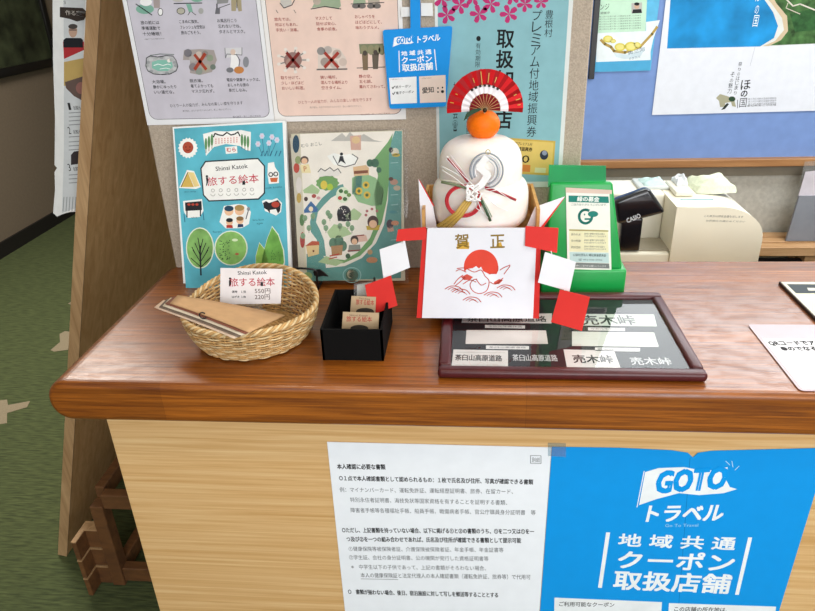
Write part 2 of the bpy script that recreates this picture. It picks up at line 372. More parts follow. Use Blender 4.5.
# low wooden rack under it
t = thing('wooden_rack', 'low wooden slatted rack on the carpet behind the counter end', 'rack', (-0.85, 1.25, 0))
MB().box(-0.918, -0.885, 1.19, 1.225, 0.0, 0.265, M_RACK, 0.002, 1).build('post', t)
MB().box(-0.885, -0.56, 1.195, 1.222, 0.255, 0.298, M_RACK, 0.002, 1).build('rail', t)
MB().box(-0.885, -0.56, 1.195, 1.222, 0.012, 0.056, M_RACK, 0.002, 1).build('rail', t)
MB().box(-0.918, -0.885, 1.55, 1.585, 0.0, 0.265, M_RACK, 0.002, 1).build('post', t)
MB().box(-0.915, -0.890, 1.225, 1.55, 0.255, 0.298, M_RACK, 0.002, 1).build('side_rail', t)
MB().box(-0.915, -0.890, 1.225, 1.55, 0.012, 0.056, M_RACK, 0.002, 1).build('side_rail', t)
for i, (zz) in enumerate((0.006, 0.068, 0.130)):
    mb = MB()
    mb.box(-0.950, -0.918, 1.192, 1.222, zz, zz + 0.056, M_RACK, 0.001, 1)
    mb.box(-0.962, -0.950, 1.150, 1.222, zz, zz + 0.056, M_RACK, 0.001, 1)
    mb.box(-0.950, -0.918, 1.191, 1.222, zz + .0555, zz + 0.0585, M_EDGE)
    mb.box(-0.9625, -0.950, 1.150, 1.222, zz + .0555, zz + 0.0585, M_EDGE)
    mb.build('stepped_ledge', t)
for i in range(3):
    MB().box(-0.84 + .09 * i, -0.815 + .09 * i, 1.225, 1.545, 0.258, 0.27, M_RACK).build('slat', t)

# newspaper sheet hanging at the board's outer side
t = thing('hanging_newspaper', 'long white newspaper sheet hanging along the left edge of the leaning board', 'newspaper', (-0.84, 1.31, 0.965))
s = Sheet((-0.8, 1.31, 1.2), (0, -1, 0), (1, 0, 0))
mb = MB()
edge = [(52, -60), (53, 60), (55, 120), (54.5, 165), (57, 168), (54.5, 172), (55, 190), (53, 213), (57, 216.5), (63, 214), (70, 212)]
rz = lambda z: Vector((bx(z) - 0.004, 1.31, z))
mb.slab([s.px(*p) for p in edge] + [rz(0.975), rz(1.2), rz(1.45)], s.n, 0.0012, P('#f7f7f4', 0.7, 0.03)); mb.build('sheet', t)
s.poly([(63, -40), (87, -40), (83, 60), (79, 207), (62, 213), (64, 150), (64, 60)], '#d9dcdd', 1)
s.poly([(63, 41.5), (84, 41.5), (84, 50), (64, 59)], '#b8353a', 3)
s.poly([(63.5, 40), (66, 38), (81, 38), (83, 40), (83, 47.5), (63.5, 47.5)], '#23252a', 4); s.ell(73, 31, 4.3, 6.5, '#c9a690', 4); s.ell(73, 26.5, 4.6, 2.6, '#4c4744', 5)
s.line([(69.4, 30), (76.6, 30)], 0.8, '#333333', 6)
s.poly([(64, 62), (84, 58), (84, 82), (64, 86)], '#c6a866', 3); s.poly([(65, 82), (84, 76), (83, 101), (74, 96), (66, 88)], '#6a5750', 4); s.ell(81, 88, 5, 6, '#9a6a62', 5)
for i, y in enumerate((107, 131, 168)):
    s.text(str(i + 1), (69, y + 3), (71.5, y + 3), 7, '#222222'); s.text('お知らせ', (74, y + 3), (84, y + 2.5), 4, '#333333', bold=.01)
for y in (113, 117, 121, 125, 137, 142, 146, 150, 175, 179, 183): s.line([(69, y), (84, y - 1)], 0.7, '#8a8d90', 2)
s.poly([(71, 165), (71, 155), (74, 151.5), (84, 150), (84, 163)], '#3c3537', 3)
for x in range(64, 86, 3): s.line([(x, 197), (x - 1, 211)], 0.6, '#8a8d90', 2)
s.text('３', (64, 4), (66, 4), 3, '#333333')
s.poly([(60, 7), (83, 8), (88, 13), (84, 20), (77, 21.5), (70, 19), (60, 17)], '#3d342f', 8, 'hanging_tag'); s.text('作る家', (66, 15), (82, 16), 5, '#cfc7bd', 10, part='hanging_tag')
s.build(t)
MB().tube([(s.px(86, 13)) + Vector((0, -.004, 0)), s.px(89, 12) + Vector((0, -.040, 0)), s.px(92.5, 13) + Vector((0, -.046, 0)), s.px(95, 14) + Vector((0, -.0385, 0))], 0.003, P('#2b2320', 0.4)).build('hook', t)

# ---------------------------------------------------------------- posters on the counter wall
YW = 1.068
def wall_sheet(d): return Sheet((0, YW - d, 1.2), (0, -1, 0), (1, 0, 0))
def caption(s, lines, x, y, dx, dy, wch, h, col):
    for i, tx in enumerate(lines): s.text(tx, (x + dx * i, y + dy * i), (x + dx * i + wch * len(tx), y + dy * i - 0.012 * wch * len(tx)), h, col, 3, .016)
# left (lavender) etiquette poster
s = wall_sheet(0.0015)
def wuv(s, xa, xb, za, zb): return [(xa, za - 1.2), (xb, za - 1.2), (xb, zb - 1.2), (xa, zb - 1.2)]
o = paper('etiquette_poster', 'pale lavender rounded travel manners poster with small drawings, upper left of the wall', 'poster', s, wuv(s, -0.517, -0.3075, 1.197, 1.494), 0.001, '#e9eaec', 'travel manners posters')
s.rrect(-0.5105, 0.0055, -0.3135, 0.286, 0.012, '#3b3a3f', 1); s.rrect(-0.5098, 0.0062, -0.3142, 0.2853, 0.0115, '#c9c5cf', 2)
D = '#2a2a2e'; GR = '#7fae9c'
s.ell(145, 9, 9, 5, GR, 3); s.line([(136, 4), (152, 15)], 1, D, 4); s.ell(146, 2, 6, 4, '#f0efee', 4); s.poly([(153, -4), (160, -4), (160, 8), (154, 8)], '#a79b98', 4); s.ell(160.5, 12, 2.4, 3.6, '#f2f2f0', 4); s.arc(160.5, 12, 2.4, 3.6, 0, 360, .6, D, 5)
s.line([(174, 3.5), (202, 3)], 0.9, D, 4); s.poly([(186, 4), (191, 4), (193, 12), (189, 12)], GR, 4); s.ell(181, 11, 4, 3.2, '#b6b3a2', 4); s.arc(181, 11, 4, 3.2, 0, 360, .6, D, 5); s.ell(201, 11, 2.6, 3, '#a9a9a5', 4); s.line([(190, 12), (188, 15)], .6, D, 4); s.line([(192, 12), (196, 15)], .6, D, 4); s.ell(178, -1, 6, 3, '#bcb8b4', 4); s.ell(197, -1, 6, 3, GR, 4)
s.poly([(217, -2), (229, -2), (228, 3), (217, 4)], '#8d8d8d', 4); s.line([(217, 4), (217, 8)], 1.2, D, 4); s.line([(219, 8), (230, 4)], .6, D, 4); s.poly([(216, 8), (220, 8), (220, 14), (215, 14)], '#6d6c72', 4); s.poly([(231, -4), (241, -4), (242, 11), (238.5, 11.5), (236.5, 2), (236, 11), (231.5, 11)], '#a69a7c', 4); s.line([(237, 0), (237, 8)], .7, D, 5)
caption(s, ['旅の前には', '準備運動で', '十分睡眠！'], 141, 24.5, 1, 5.6, 3.7, 3.6, D); s.text('※健康アプリなどの確認もお忘れなく', (145, 40), (165, 39.2), 1.4, '#56555a')
caption(s, ['こまめに換気、', 'フレッシュな空気は', '旅のごちそう。'], 179.5, 23.5, 1, 5.5, 2.75, 3.6, D)
caption(s, ['お風呂行こう', '忘れないでね、', 'タオルとマスク。'], 217.5, 22.5, 1, 5.5, 3.2, 3.6, D)
# bath
pts = [(146.5, 58), (150, 56), (158, 57), (166, 55.5), (173, 56), (176, 60), (178, 66), (176, 71), (170, 74), (162, 74.5), (154, 74), (148, 71), (146, 66)]
s.poly(pts, '#b9b9bb', 3); s.line(pts, 0.8, '#55575a', 5, closed=True); s.poly([(152, 62), (158, 60), (166, 60), (172, 62), (173, 67), (168, 71), (158, 71), (152, 68)], '#86bfae', 4); s.line([(154, 65.5), (158, 64), (163, 65.5), (168, 64), (171, 65)], .7, '#eef4f0', 5); s.ell(169, 60.5, 1.8, 2, '#f1ece4', 5); s.line([(160, 69), (166, 68), (170, 69)], .6, '#eef4f0', 5)
for q in range(16): a = q * .393; s.ell(161.5 + 14.5 * math.cos(a), 65.5 + 8.2 * math.sin(a), 2.1, 1.5, ('#9b9ea0', '#c6c7c8', '#aeb1b0')[q % 3], 5)
s.line([(150, 55.5), (160, 54), (174, 54.5)], .8, '#77807c', 4)
# crowded changing room with red cross
s.poly([(184, 50), (200, 49), (214, 50), (217, 60), (212, 72), (200, 75), (190, 73), (190, 60), (183, 60)], '#a59c98', 3)
for (x, y, r, c) in ((188, 53, 4, '#77747a'), (193, 58, 4, '#b0aaa6'), (199, 55, 3.6, '#c9b9ae'), (205, 54, 3.4, '#8e8782'), (210, 58, 3.4, '#8f9a84'), (193, 67, 4, '#857e80'), (206, 68, 4, '#a8a291'), (199, 71, 3.6, '#8a948a'), (213, 67, 2.8, '#6e7a70')): s.ell(x, y, r, r, c, 4)
for a in ([(195, 55), (206, 69)], [(205, 54), (195, 69)]): s.line(a, 3.0, '#a3432f', 6)
# foot bath reader
s.poly([(225, 48), (242, 47.5), (242, 55), (227, 58)], '#d4d3d6', 3); s.line([(225, 48), (225.5, 58), (227, 54), (242, 55), (242, 47.5)], .7, '#77777c', 4)
s.poly([(231, 52), (236, 52), (239, 62), (238, 69), (230, 70), (231, 60)], '#f0efee', 4); s.ell(233, 52, 2.6, 3, '#d9c3b4', 5); s.line([(236, 54), (240, 60), (239, 66)], .8, '#55555a', 5); s.ell(239, 70, 5, 3.6, '#c5834a', 5); s.ell(230, 70, 3.6, 2.6, '#77787e', 5); s.ell(246, 62, 3, 5.4, '#8a8b91', 5)
caption(s, ['大浴場。', '静かにゆったり', 'いい湯だな。'], 152.5, 83.5, 1, 5.2, 3.3, 3.4, D)
caption(s, ['脱衣場。', '着てよかっても', 'マスク忘れず。'], 190, 82.5, 1, 5.2, 3.2, 3.4, D)
caption(s, ['電話や健康チェックは、', 'おしゃれな旅の', '身だしなみ。'], 227, 81.5, 1, 5.2, 3.0, 3.4, D)
s.text('ひとり一人の協力が、みんなの楽しい旅を守ります', (170.5, 107.5), (243, 104.5), 3.4, D, bold=.005)
s.text('旅行者も、おもてなす方々もみんなで、新しい旅のエチケット。', (183, 112), (232, 110), 1.9, '#56555a'); s.text('観光業界・新しい旅の連絡会', (233, 117.6), (261, 116.6), 1.6, '#56555a')
s.build(o)
# right (pink) etiquette poster
s = wall_sheet(0.0025)
o = paper('etiquette_poster', 'pale pink rounded travel manners poster with red captions, right of the lavender one', 'poster', s, wuv(s, -0.3065, -0.099, 1.1985, 1.495), 0.001, '#ece9e6', 'travel manners posters')
s.rrect(-0.300, 0.0065, -0.105, 0.287, 0.012, '#4a3a38', 1); s.rrect(-0.2993, 0.0072, -0.1057, 0.2863, 0.0115, '#e9cdbf', 2)
RD = '#9c4038'
s.poly([(280, -3), (291, -3), (292, 4), (285, 8), (281, 5)], '#c7c1ba', 4); s.line([(280, 3), (284, 8), (292, 5), (296, -3)], .8, D, 5); s.line([(276, 10), (278, 13)], .5, D, 5); s.line([(294, 10), (296, 13)], .5, D, 5)
s.poly([(312, 8), (316, -1), (322, -3), (330, -2), (340, -2), (341, 6), (338, 9), (325, 6)], '#9bab8f', 4); s.line([(311, 9), (325, 6.5), (341, 9)], .8, D, 5); s.ell(317, 1, 4, 4, '#b8aa9c', 5)
for x in (356, 362, 371, 377): s.ell(x, 6, 4, 2.6, '#6f6a66', 5)
s.poly([(354, -3), (365, -3), (366, 4), (353, 4)], '#9bab8f', 4); s.poly([(368, -3), (379, -3), (380, 4), (368, 4)], '#b0a596', 4); s.line([(351, 4), (384, 2.5)], .7, D, 6)
caption(s, ['旅先では、', '何はともあれ、', '手洗い・消毒。'], 274.5, 21, .8, 5.4, 3.2, 3.4, RD)
caption(s, ['マスクして', '話せば安心、', '食事の前後。'], 315.5, 20, .8, 5.4, 3.3, 3.4, RD)
caption(s, ['おしゃべりを', 'ほどほどにして、', '味わうグルメ。'], 355, 18.5, .4, 5.4, 3.3, 3.4, RD)
for (cx, cy) in ((293, 60),):
    for k2 in range(9):
        a = k2 * .7; s.line([(cx + 7 * math.cos(a), cy + 6 * math.sin(a)), (cx + 15 * math.cos(a), cy + 12 * math.sin(a))], 2.2, '#d8cdc4', 3); s.line([(cx + 7 * math.cos(a), cy + 6 * math.sin(a)), (cx + 15 * math.cos(a), cy + 12 * math.sin(a))], .7, '#5b4f4b', 4); s.ell(cx + 15 * math.cos(a), cy + 12 * math.sin(a), 1.8, 1.6, '#e6dcd4', 5)
    s.ell(cx, cy, 9, 8, '#927670', 5); s.ell(cx - 2, cy + 2, 5, 4, '#a98a80', 6)
    for a in ([(cx - 6, cy - 7), (cx + 6, cy + 7)], [(cx + 6, cy - 7), (cx - 6, cy + 7)]): s.line(a, 3, '#7c2a24', 7)
s.poly([(318, 50), (326, 46), (340, 49), (346, 58), (346, 68), (318, 69)], '#d9cbc0', 3)
for (x, y, r, c) in ((321, 51, 4, '#8f8b88'), (328, 50, 4, '#b5aba4'), (337, 54, 4.5, '#b8a69b'), (343, 62, 4, '#cbb8ac'), (325, 62, 4.5, '#a2958d'), (334, 64, 4, '#bfb2a8')): s.ell(x, y, r, r, c, 4)
s.line([(317, 69.5), (347, 69)], 1.4, '#6d6763', 5)
for a in ([(325, 53), (338, 67)], [(338, 53), (325, 67)]): s.line(a, 3, '#a23c30', 7)
s.poly([(359, 44), (383, 43.5), (384, 52), (360, 54)], '#7c8264', 4)
for (x, y) in ((364, 50), (371, 50), (377, 50), (382, 50)): s.ell(x, y, 3.4, 5, '#8e8a6a', 5)
s.poly([(362, 54), (368, 53), (368, 70), (363, 70)], '#7d6a52', 5); s.poly([(372, 54), (379, 53), (378, 69), (373, 69)], '#63594c', 5); s.line([(357, 68), (385, 67)], .8, '#5a5550', 4)
for (x, y) in ((365, 53), (375.5, 52.5)): s.ell(x, y, 2.2, 2.6, '#4d453e', 6)
caption(s, ['取り分けて、', '少し・ほどほど', 'おいしい料理。'], 281, 79.5, .6, 5.2, 3.2, 3.4, RD)
caption(s, ['狭い場所、', '混んでる場所より', '空きタイム。'], 320.5, 79, .6, 5.2, 3.3, 3.4, RD)
caption(s, ['静の空。', '五七調、', '離れてさわって。'], 359, 78, .3, 5.2, 3.2, 3.4, RD)
s.text('ひとり一人の協力が、みんなの楽しい旅を守ります', (298.5, 104), (372, 101), 3.4, RD, bold=.003); s.text('旅行者も、おもてなす方々もみんなで、新しい旅のエチケット。', (310, 108.4), (362, 106.8), 1.9, '#8f6f66'); s.text('観光業界・新しい旅の連絡会', (361, 115.5), (390, 114), 1.6, '#8f6f66')
s.build(o)
# teal voucher poster
s = wall_sheet(0.0015)
o = paper('voucher_poster', 'teal poster with pink blossoms and vertical black lettering behind the rice cake decoration', 'poster', s, wuv(s, -0.052, 0.1445, 1.088, 1.47), 0.001, '#d9dedb')
s.polyuv(wuv(s, -0.0475, 0.1385, 1.097, 1.466), '#86b6bd', 1)
PK = '#b8296b'
for (x, y, r) in ((447, 15, 9), (442, -1, 9), (460, 5, 9), (479, 14, 9), (473, -2, 8), (491, 4, 9), (509, 14, 9), (512, -3, 8), (525, 4, 8), (541, 2, 7), (500, -8, 8), (530, -9, 7), (455, -12, 8)):
    rot = (x * 7 + y * 5) % 72
    for q in range(5):
        a = math.radians(rot + 72 * q); e = Vector((math.cos(a), math.sin(a))); f = Vector((-e.y, e.x)); c = Vector((x, y))
        r = r * 1.02; s.poly([c, c + e * r * .5 + f * r * .26, c + e * r * .88 + f * r * .24, c + e * r, c + e * r * .88 - f * r * .24, c + e * r * .5 - f * r * .26], PK, 2)
s.vtext('豊根村', (549.5, 10), (548, 38), 8, '#1c2426', bold=0)
s.vtext('プレミアム付地域振興券', (537.5, 10), (531, 138), 9.5, '#1c2426')
s.vtext('取扱加盟店', (505.5, 30), (502.5, 131), 17, '#0c0f10', bold=.022, fill=.88)
s.ell(478.5, 38.5, 2.2, 2.6, '#10181a', 2); s.vtext('有効期限', (478.3, 43), (477.5, 68), 4.8, '#2b3a3d')
s.vtext('加盟会☎', (456, 82), (455, 133), 5, '#2b3a3d')
s.vtext('豊根村商工会', (469, 100), (468, 150), 4.5, '#2b3a3d')
# gold voucher
s.poly([(497, 137), (555.5, 141), (553, 175.5), (496, 173)], '#c9a94e', 2); s.poly([(499, 139), (553.5, 142.5), (551.5, 173.5), (499, 171)], '#d9bd68', 3)
s.text('豊根村プレミアム付', (510, 144.5), (532, 146), 3, '#4b3a10', 4, .01); s.text('地域振興券', (514, 150.5), (532, 151.5), 4, '#3f2e08', 4, .03); s.text('500', (505, 162), (529, 163), 7.5, '#2a2410', 4, .01)
s.ell(544, 155, 4.2, 4.8, '#2a3345', 4); s.ell(544.5, 153, 2.4, 2.4, '#8b93a8', 5); s.poly([(523, 164.5), (530.5, 165), (530, 172), (522, 171.5)], '#d2813a', 4); s.poly([(535, 167.5), (546, 168), (545.5, 173), (534.5, 172.5)], '#d6d6a8', 4)
s.build(o)
# small blue hanging sign
s = wall_sheet(0.012)
t = thing('hanging_sign', 'small blue coupon shop sign with a strap hung between the pink and teal posters', 'sign', (-0.08, YW - .012, 1.215))
mb = MB()
q = [s.uv(*p) for p in ((389.5, 109), (446, 106.5), (452.5, 26), (382.5, 30))]
def rnd(pts, r, n=4):
    out = []; N = len(pts)
    for i in range(N):
        p = Vector(pts[i]); a = (Vector(pts[i - 1]) - p).normalized(); b = (Vector(pts[(i + 1) % N]) - p).normalized()
        for j in range(n + 1):
            tt = j / n; p0 = p + a * r; p2 = p + b * r; out.append(p0 * (1 - tt) ** 2 + p * 2 * tt * (1 - tt) + p2 * tt ** 2)
    return out
mb.slab([s.p3(*p) for p in rnd(q, .004)], s.n, 0.002, P('#068fe0', 0.5, 0.02)); mb.build('card', t)
MB().slab([s.p3(*s.uv(*p), 1) for p in ((410.5, 30), (420.5, 30), (420, -30), (410, -30))], s.n, 0.0015, P('#068fe0', 0.5, 0.02)).build('strap', t)
s2 = wall_sheet(0.006)
for pp in (((400.5, 7), (409.5, 7), (410, 16.5), (401, 17)), ((421, 3), (432.5, 3), (433, 16), (421, 16))):
    MB().slab([s2.px(*p) for p in pp], s2.n, 0.001, P('#e8e8e6')).build('paper_tab', t)
def goto_logo(s, A, kx, ky, blue):
    """waving flag with the travel lettering; A = top-left in pixels, kx, ky = size of one unit"""
    def q(x, y): return (A[0] + x * kx, A[1] + y * ky)
    s.poly([q(7, 5), q(20, 1), q(45, 0), q(66, 4), q(88, 0), q(86, 12), q(90, 20), q(97, 22), q(84, 26), q(60, 28), q(40, 26), q(18, 32), q(1, 38)], '#f2f6f8', 3)
    s.line([q(6, 4), q(-1, 40)], 0.9 * kx, '#f2f6f8', 3)
    s.text('GOTO', q(17, 26), q(84, 21), 21 * ky, blue, 5, .055, shear=.15)
    for a in ([q(90, -2), q(86, -6)], [q(93, 0), q(92, -6)], [q(95, 3), q(99, -1)]): s.line(a, .7 * kx, '#bfe2f5', 3)
goto_logo(s, (393, 36.5), 0.215, 0.27, '#068fe0')
s.text('トラベル', (417.5, 43), (440, 40.5), 6.5, '#f2f6f8', 3, .03, shear=.15)
WH = '#f2f6f8'
s.line([(399, 51), (399.5, 72)], .9, WH, 3); s.line([(434.5, 49.5), (436.5, 70)], .9, WH, 3)
s.text('地 域 共 通', (401.5, 56), (431.5, 54), 4.8, WH, 3, .03); s.text('クーポン', (402, 63.5), (432, 61.5), 6.5, WH, 3, .03); s.text('取扱店舗', (402.5, 71.5), (433, 69.5), 7.2, WH, 3, .03)
s.poly([(389, 78), (416.5, 76.5), (417, 103), (391, 104)], '#eef0f0', 3); s.poly([(419, 76.5), (445.5, 75), (446, 102), (420, 103)], '#e6d3c6', 3)
s.text('✔紙クーポン', (392, 89), (411, 87.5), 3, '#222222', 5, .01); s.text('✔電子クーポン', (392.5, 95), (414, 93), 3, '#222222', 5, .01); s.text('ご利用可能なクーポン', (390.5, 80), (403, 79.4), 1.2, '#777777', 5)
s.text('愛知', (422.5, 93.5), (434, 92.5), 6, '#222222', 5, .015); s.ell(438, 88, .8, .9, '#222222', 5); s.ell(442.5, 87.5, .8, .9, '#222222', 5); s.ell(438, 92, .8, .9, '#222222', 5); s.ell(442.5, 91.5, 1.5, 1.5, '#222222', 5)
s.text('この店舗の所在地は、', (421, 79), (432, 78.4), 1.2, '#777777', 5)
s.build(t)
# ================================================================ things on the counter
# ---- picture books leaning on the wall
def lean_sheet(y0, y1, h, z0=ZT + .004):
    """plane of a sheet that stands at y0 and leans back to y1 at height h"""
    n = Vector((0, -h, y1 - y0)).normalized()
    return Sheet((0, y0, z0), n, (1, 0, 0))
s = lean_sheet(0.985, 1.045, 0.24)
B = [s.uv(172.5, 127), s.uv(285.5, 120.5), s.uv(292, 283), s.uv(184, 290)]
B = [(B[0][0], B[0][1]), (B[1][0], B[1][1]), (B[2][0], 0.0035), (B[3][0], 0.0035)]
o = paper('picture_book', 'turquoise picture book with a white title plate standing behind the wicker basket', 'book', s, B, 0.008, '#eef0ee')
s.poly([(174, 128.5), (282.5, 122.5), (289, 278), (290.4, 287.5), (186, 289)], '#5cb3c5', 1, var=0.16, scale=22)
TL = '#4fadc2'; W1 = '#f1f1ec'; DK = '#26262a'
s.ell(188, 148, 10, 10.5, W1, 2, n=36, wob=-.13); s.ell(188, 147.5, 5.4, 5.8, '#a94a35', 3); s.ell(186, 147, .6, .7, '#5a1c14', 4); s.ell(190, 147, .6, .7, '#5a1c14', 4); s.arc(188, 149, 2, 1.5, 20, 160, .5, '#5a1c14', 4)
# hotel with trees
s.poly([(203, 134), (215, 131), (228, 131.5), (241, 130), (251, 132), (250.5, 151), (246, 150), (240, 146), (226, 144), (214, 147), (206, 156)], W1, 2)
s.line([(213.5, 137), (215, 133.5), (219, 135), (223, 135.5), (227, 132.5), (231, 135), (235, 134), (238, 132), (240, 136)], 1.2, DK, 4)
s.poly([(214, 137), (240, 135), (240, 144), (226, 142.5), (214, 146)], '#f3ebe6', 3)
for i in range(8):
    for j in range(3): s.ell(216 + 3 * i, 139.2 + 2 * j - .2 * i, .5, .7, '#c65a50', 4)
for x, y in ((206, 144), (209, 142), (212, 140), (242, 140), (245, 141), (248, 142)): s.ell(x, y, 1.3, 6, '#5e8f5b', 4); s.line([(x, y + 2), (x, y + 9)], .6, '#6b4a34', 3)
s.poly([(225, 147), (237, 146), (237.5, 153), (226, 154)], W1, 4); s.text('むら', (227, 152), (236, 151.5), 4, '#c0403a', 5, .03)
# blossoms
for x, y in ((262, 136), (272, 137), (277, 140), (258, 144), (269, 143)):
    s.line([(x, y), (266 + (x - 266) * .4, 156)], .6, '#3d6f86', 2); s.ell(x, y, 2.8, 3.2, '#c9cfe0', 3, n=12, wob=-.2); s.ell(x, y, .9, .9, '#e0b7c0', 4)
for x in (261, 265, 270, 275, 279): s.line([(x, 156), (x + 2, 151)], 1, '#2f6b86', 2)
# title plate
pl = [(205.5, 161.5), (258, 158.5), (264.5, 166), (264.5, 193), (258.5, 199), (209, 201), (203.5, 195), (201, 168.5)]
s.poly(pl, W1, 2); s.line(pl, 1.3, '#2b3a40', 3, closed=True)
s.text('Shinsi Katok', (216, 171), (248, 168), 4.2, DK, 4, .01)
s.text('旅する絵本', (208, 186), (259, 182.3), 8.6, '#c23248', 4, .006); s.ell(207, 176.3, 1.2, 1.2, DK, 5); s.poly([(206, 177.5), (208, 177.5), (208.4, 181), (207.5, 184.5), (206, 186.5), (206.6, 182)], DK, 5); s.poly([(242.5, 181), (245, 180.8), (245.4, 184.6), (242.4, 184.8)], DK, 5)
for i in range(6):
    x = 213 + 7.8 * i; s.arc(x, 190.5 - .2 * i, 1.6, 1.6, 0, 360, .5, '#a5a19c', 4, n=8); s.arc(x, 193 - .2 * i, 2.4, 3, 20, 160, .5, '#a5a19c', 4, n=6)
# tent, bottle, table, faces, animal
s.poly([(179, 188), (187, 170), (194, 171), (201, 187), (196, 189)], W1, 2); s.poly([(181, 187), (188, 172.5), (191, 180), (194, 187)], '#d7b45c', 3); s.poly([(188, 172), (194, 172.5), (199.5, 186), (194.5, 187)], '#e6cf8d', 3); s.line([(181, 187), (188, 172)], .6, DK, 4); s.text('tent camp', (184, 193), (196, 192.5), 1.6, '#215a68', 3)
s.poly([(268, 163), (274, 162), (275, 167), (279, 173), (279, 183), (269, 184), (267.5, 174)], W1, 2); s.arc(270.8, 174.5, 2, 2, 0, 360, .9, DK, 4, n=10); s.arc(275.8, 174, 2, 2, 0, 360, .9, DK, 4, n=10); s.poly([(270, 178), (278, 177.5), (277, 182), (271, 182)], '#c9663c', 3); s.text('milk bottle', (266, 189), (282, 187.5), 1.8, '#215a68', 3)
s.poly([(183, 201), (202, 199), (203.5, 211), (200, 217), (188, 218), (184, 212)], W1, 2); s.poly([(185, 202.5), (201.5, 201), (202, 210), (185.5, 211)], DK, 3); s.line([(187, 211), (187, 217)], 1.2, DK, 3); s.line([(200.5, 210), (200.5, 216)], 1.2, DK, 3)
for x in (189, 193, 197): s.ell(x, 204.5, 1.6, 1.2, '#b24334', 4)
s.text('bbq', (192, 219), (197, 218.5), 2, '#215a68', 3); s.line([(184, 214), (185, 222)], .8, '#2f6b86', 3); s.line([(203, 212), (204, 220)], .8, '#2f6b86', 3)
s.poly([(224, 206), (238, 204), (246, 205), (251, 212), (249, 224), (242, 228), (226, 228.5), (219.5, 222)], W1, 2)
for x, y, r, hr in ((229, 211, 4.6, '#28455c'), (239.5, 210.5, 4.8, '#a98a52'), (229.5, 222, 3.4, DK), (240, 220.5, 3.6, '#8c6a40')):
    s.ell(x, y, r, r, '#e8bd98', 3); s.ell(x, y - r * .55, r * 1.02, r * .62, hr, 4)
s.poly([(226.5, 228), (226.5, 225), (232.5, 225), (233, 228)], '#b5372f', 4); s.poly([(237.5, 227.5), (238, 224), (243, 224), (243.5, 227)], '#2c3f63', 4); s.line([(246, 219), (248.5, 210)], .9, '#54565c', 4); s.ell(248.5, 209, 1.6, 2, '#8d9095', 4)
s.poly([(262, 201), (266, 199.5), (272, 200), (277, 198), (282, 203), (281, 212), (276, 215.5), (270, 213), (265, 211)], W1, 2)
s.poly([(263, 203), (266, 201), (269, 203), (278, 200), (281, 204), (280, 211), (278, 213.5), (276, 209), (270, 210), (270, 213.5), (267.5, 210), (264, 208)], DK, 3); s.ell(275.5, 204.5, 4, 3, '#b24334', 4)
s.text('hiro farm', (253, 221), (264, 220.5), 2, '#215a68', 3); s.text('spa', (257, 225), (263, 224.5), 2, '#215a68', 3); s.text('forest', (213, 233), (222, 232.3), 2, '#215a68', 3)
# trees
def leafy(pts, c): s.poly([(cx_ + (x - cx_) * 1.08, cy_ + (y - cy_) * 1.06) for x, y in pts], '#dfe9d2', 2); s.poly(pts, c, 3, var=.25, scale=60)
for (cx_, cy_, rx, ry, c) in ((200, 248, 13, 19.5, '#7fae62'), (231, 248, 15.5, 16.5, '#86b864')):
    leafy([(cx_ + rx * math.cos(a * .262), cy_ + ry * math.sin(a * .262)) for a in range(24)], c)
cx_, cy_ = 270, 248; leafy([(272, 227), (278, 235), (283, 250), (284, 262), (280, 272), (268, 274), (260, 272), (263, 255), (267, 240)], '#6fa94f')
cx_, cy_ = 261, 258; leafy([(259.5, 243), (265, 250), (268, 262), (262, 272), (256, 268), (256, 256)], '#8dba57')
s.line([(200, 246), (201, 275)], 1.6, DK, 4)
for (a, b, c, d) in ((200.5, 262, 193, 250), (200.5, 262, 208, 250), (200.5, 256, 195, 243), (200.5, 256, 206, 243), (201, 267, 191, 258), (201, 267, 211, 257), (200.3, 250, 198, 238), (200.3, 250, 203, 239), (196, 255, 192, 247), (205, 255, 209, 247)): s.line([(a, b), (c, d)], .8, DK, 4)
random.seed(5)
for i in range(40): s.ell(220 + random.random() * 10, 240 + random.random() * 20, .6, .6, '#3b5a3a', 4, n=6)
for i in range(24): s.ell(271 + random.random() * 9, 250 + random.random() * 20, .5, .5, '#3b6a3a', 4, n=6)
s.ell(235, 240, 3, 1.4, '#d8ecc0', 4); s.ell(237, 254, 2, 1.2, '#b06a4a', 4)
s.build(o)

# ---- map picture book in a clear bag on a wire easel
s = lean_sheet(0.992, 1.045, 0.24)
qa = [s.uv(288.5, 132), s.uv(407.5, 128), s.uv(402, 284), s.uv(300, 287)]
o = paper('map_book', 'illustrated green map book in a clear bag standing on a small black easel', 'book', s, [(qa[0][0] + .004, qa[0][1] - .003), (qa[1][0] - .008, qa[1][1] - .003), (qa[1][0] - .008, .006), (qa[0][0] + .004, .006)], 0.006, '#cdc6ad')
s.poly([(300, 134), (398, 131), (396, 278), (307, 281)], '#ece5da', 1)
s.poly([(290, 138), (299.5, 136), (305, 281), (301, 282)], '#c9c2b0', 1); s.ell(296, 144, 3.4, 9, '#24465c', 2); s.ell(296.5, 168, 3, 5, '#b8483a', 2); s.ell(298, 160, 3, 4, '#8f9a6a', 2); s.ell(299, 185, 3, 8, '#d8d0ca', 2); s.ell(302, 220, 2.4, 6, '#567b4d', 2); s.ell(302.5, 240, 2.4, 8, '#a5403c', 2); s.ell(299, 198, 2.4, 5, '#b79a4e', 2)
SEA = '#5f9690'; G1 = '#6f9f64'
s.poly([(395, 131), (402, 131), (401, 278), (307, 281.5), (306.5, 254), (318, 250), (325, 258), (326, 268), (345, 266), (362, 258), (376, 243), (384, 225), (388, 200), (389, 170), (388, 150)], SEA, 2, var=.12)
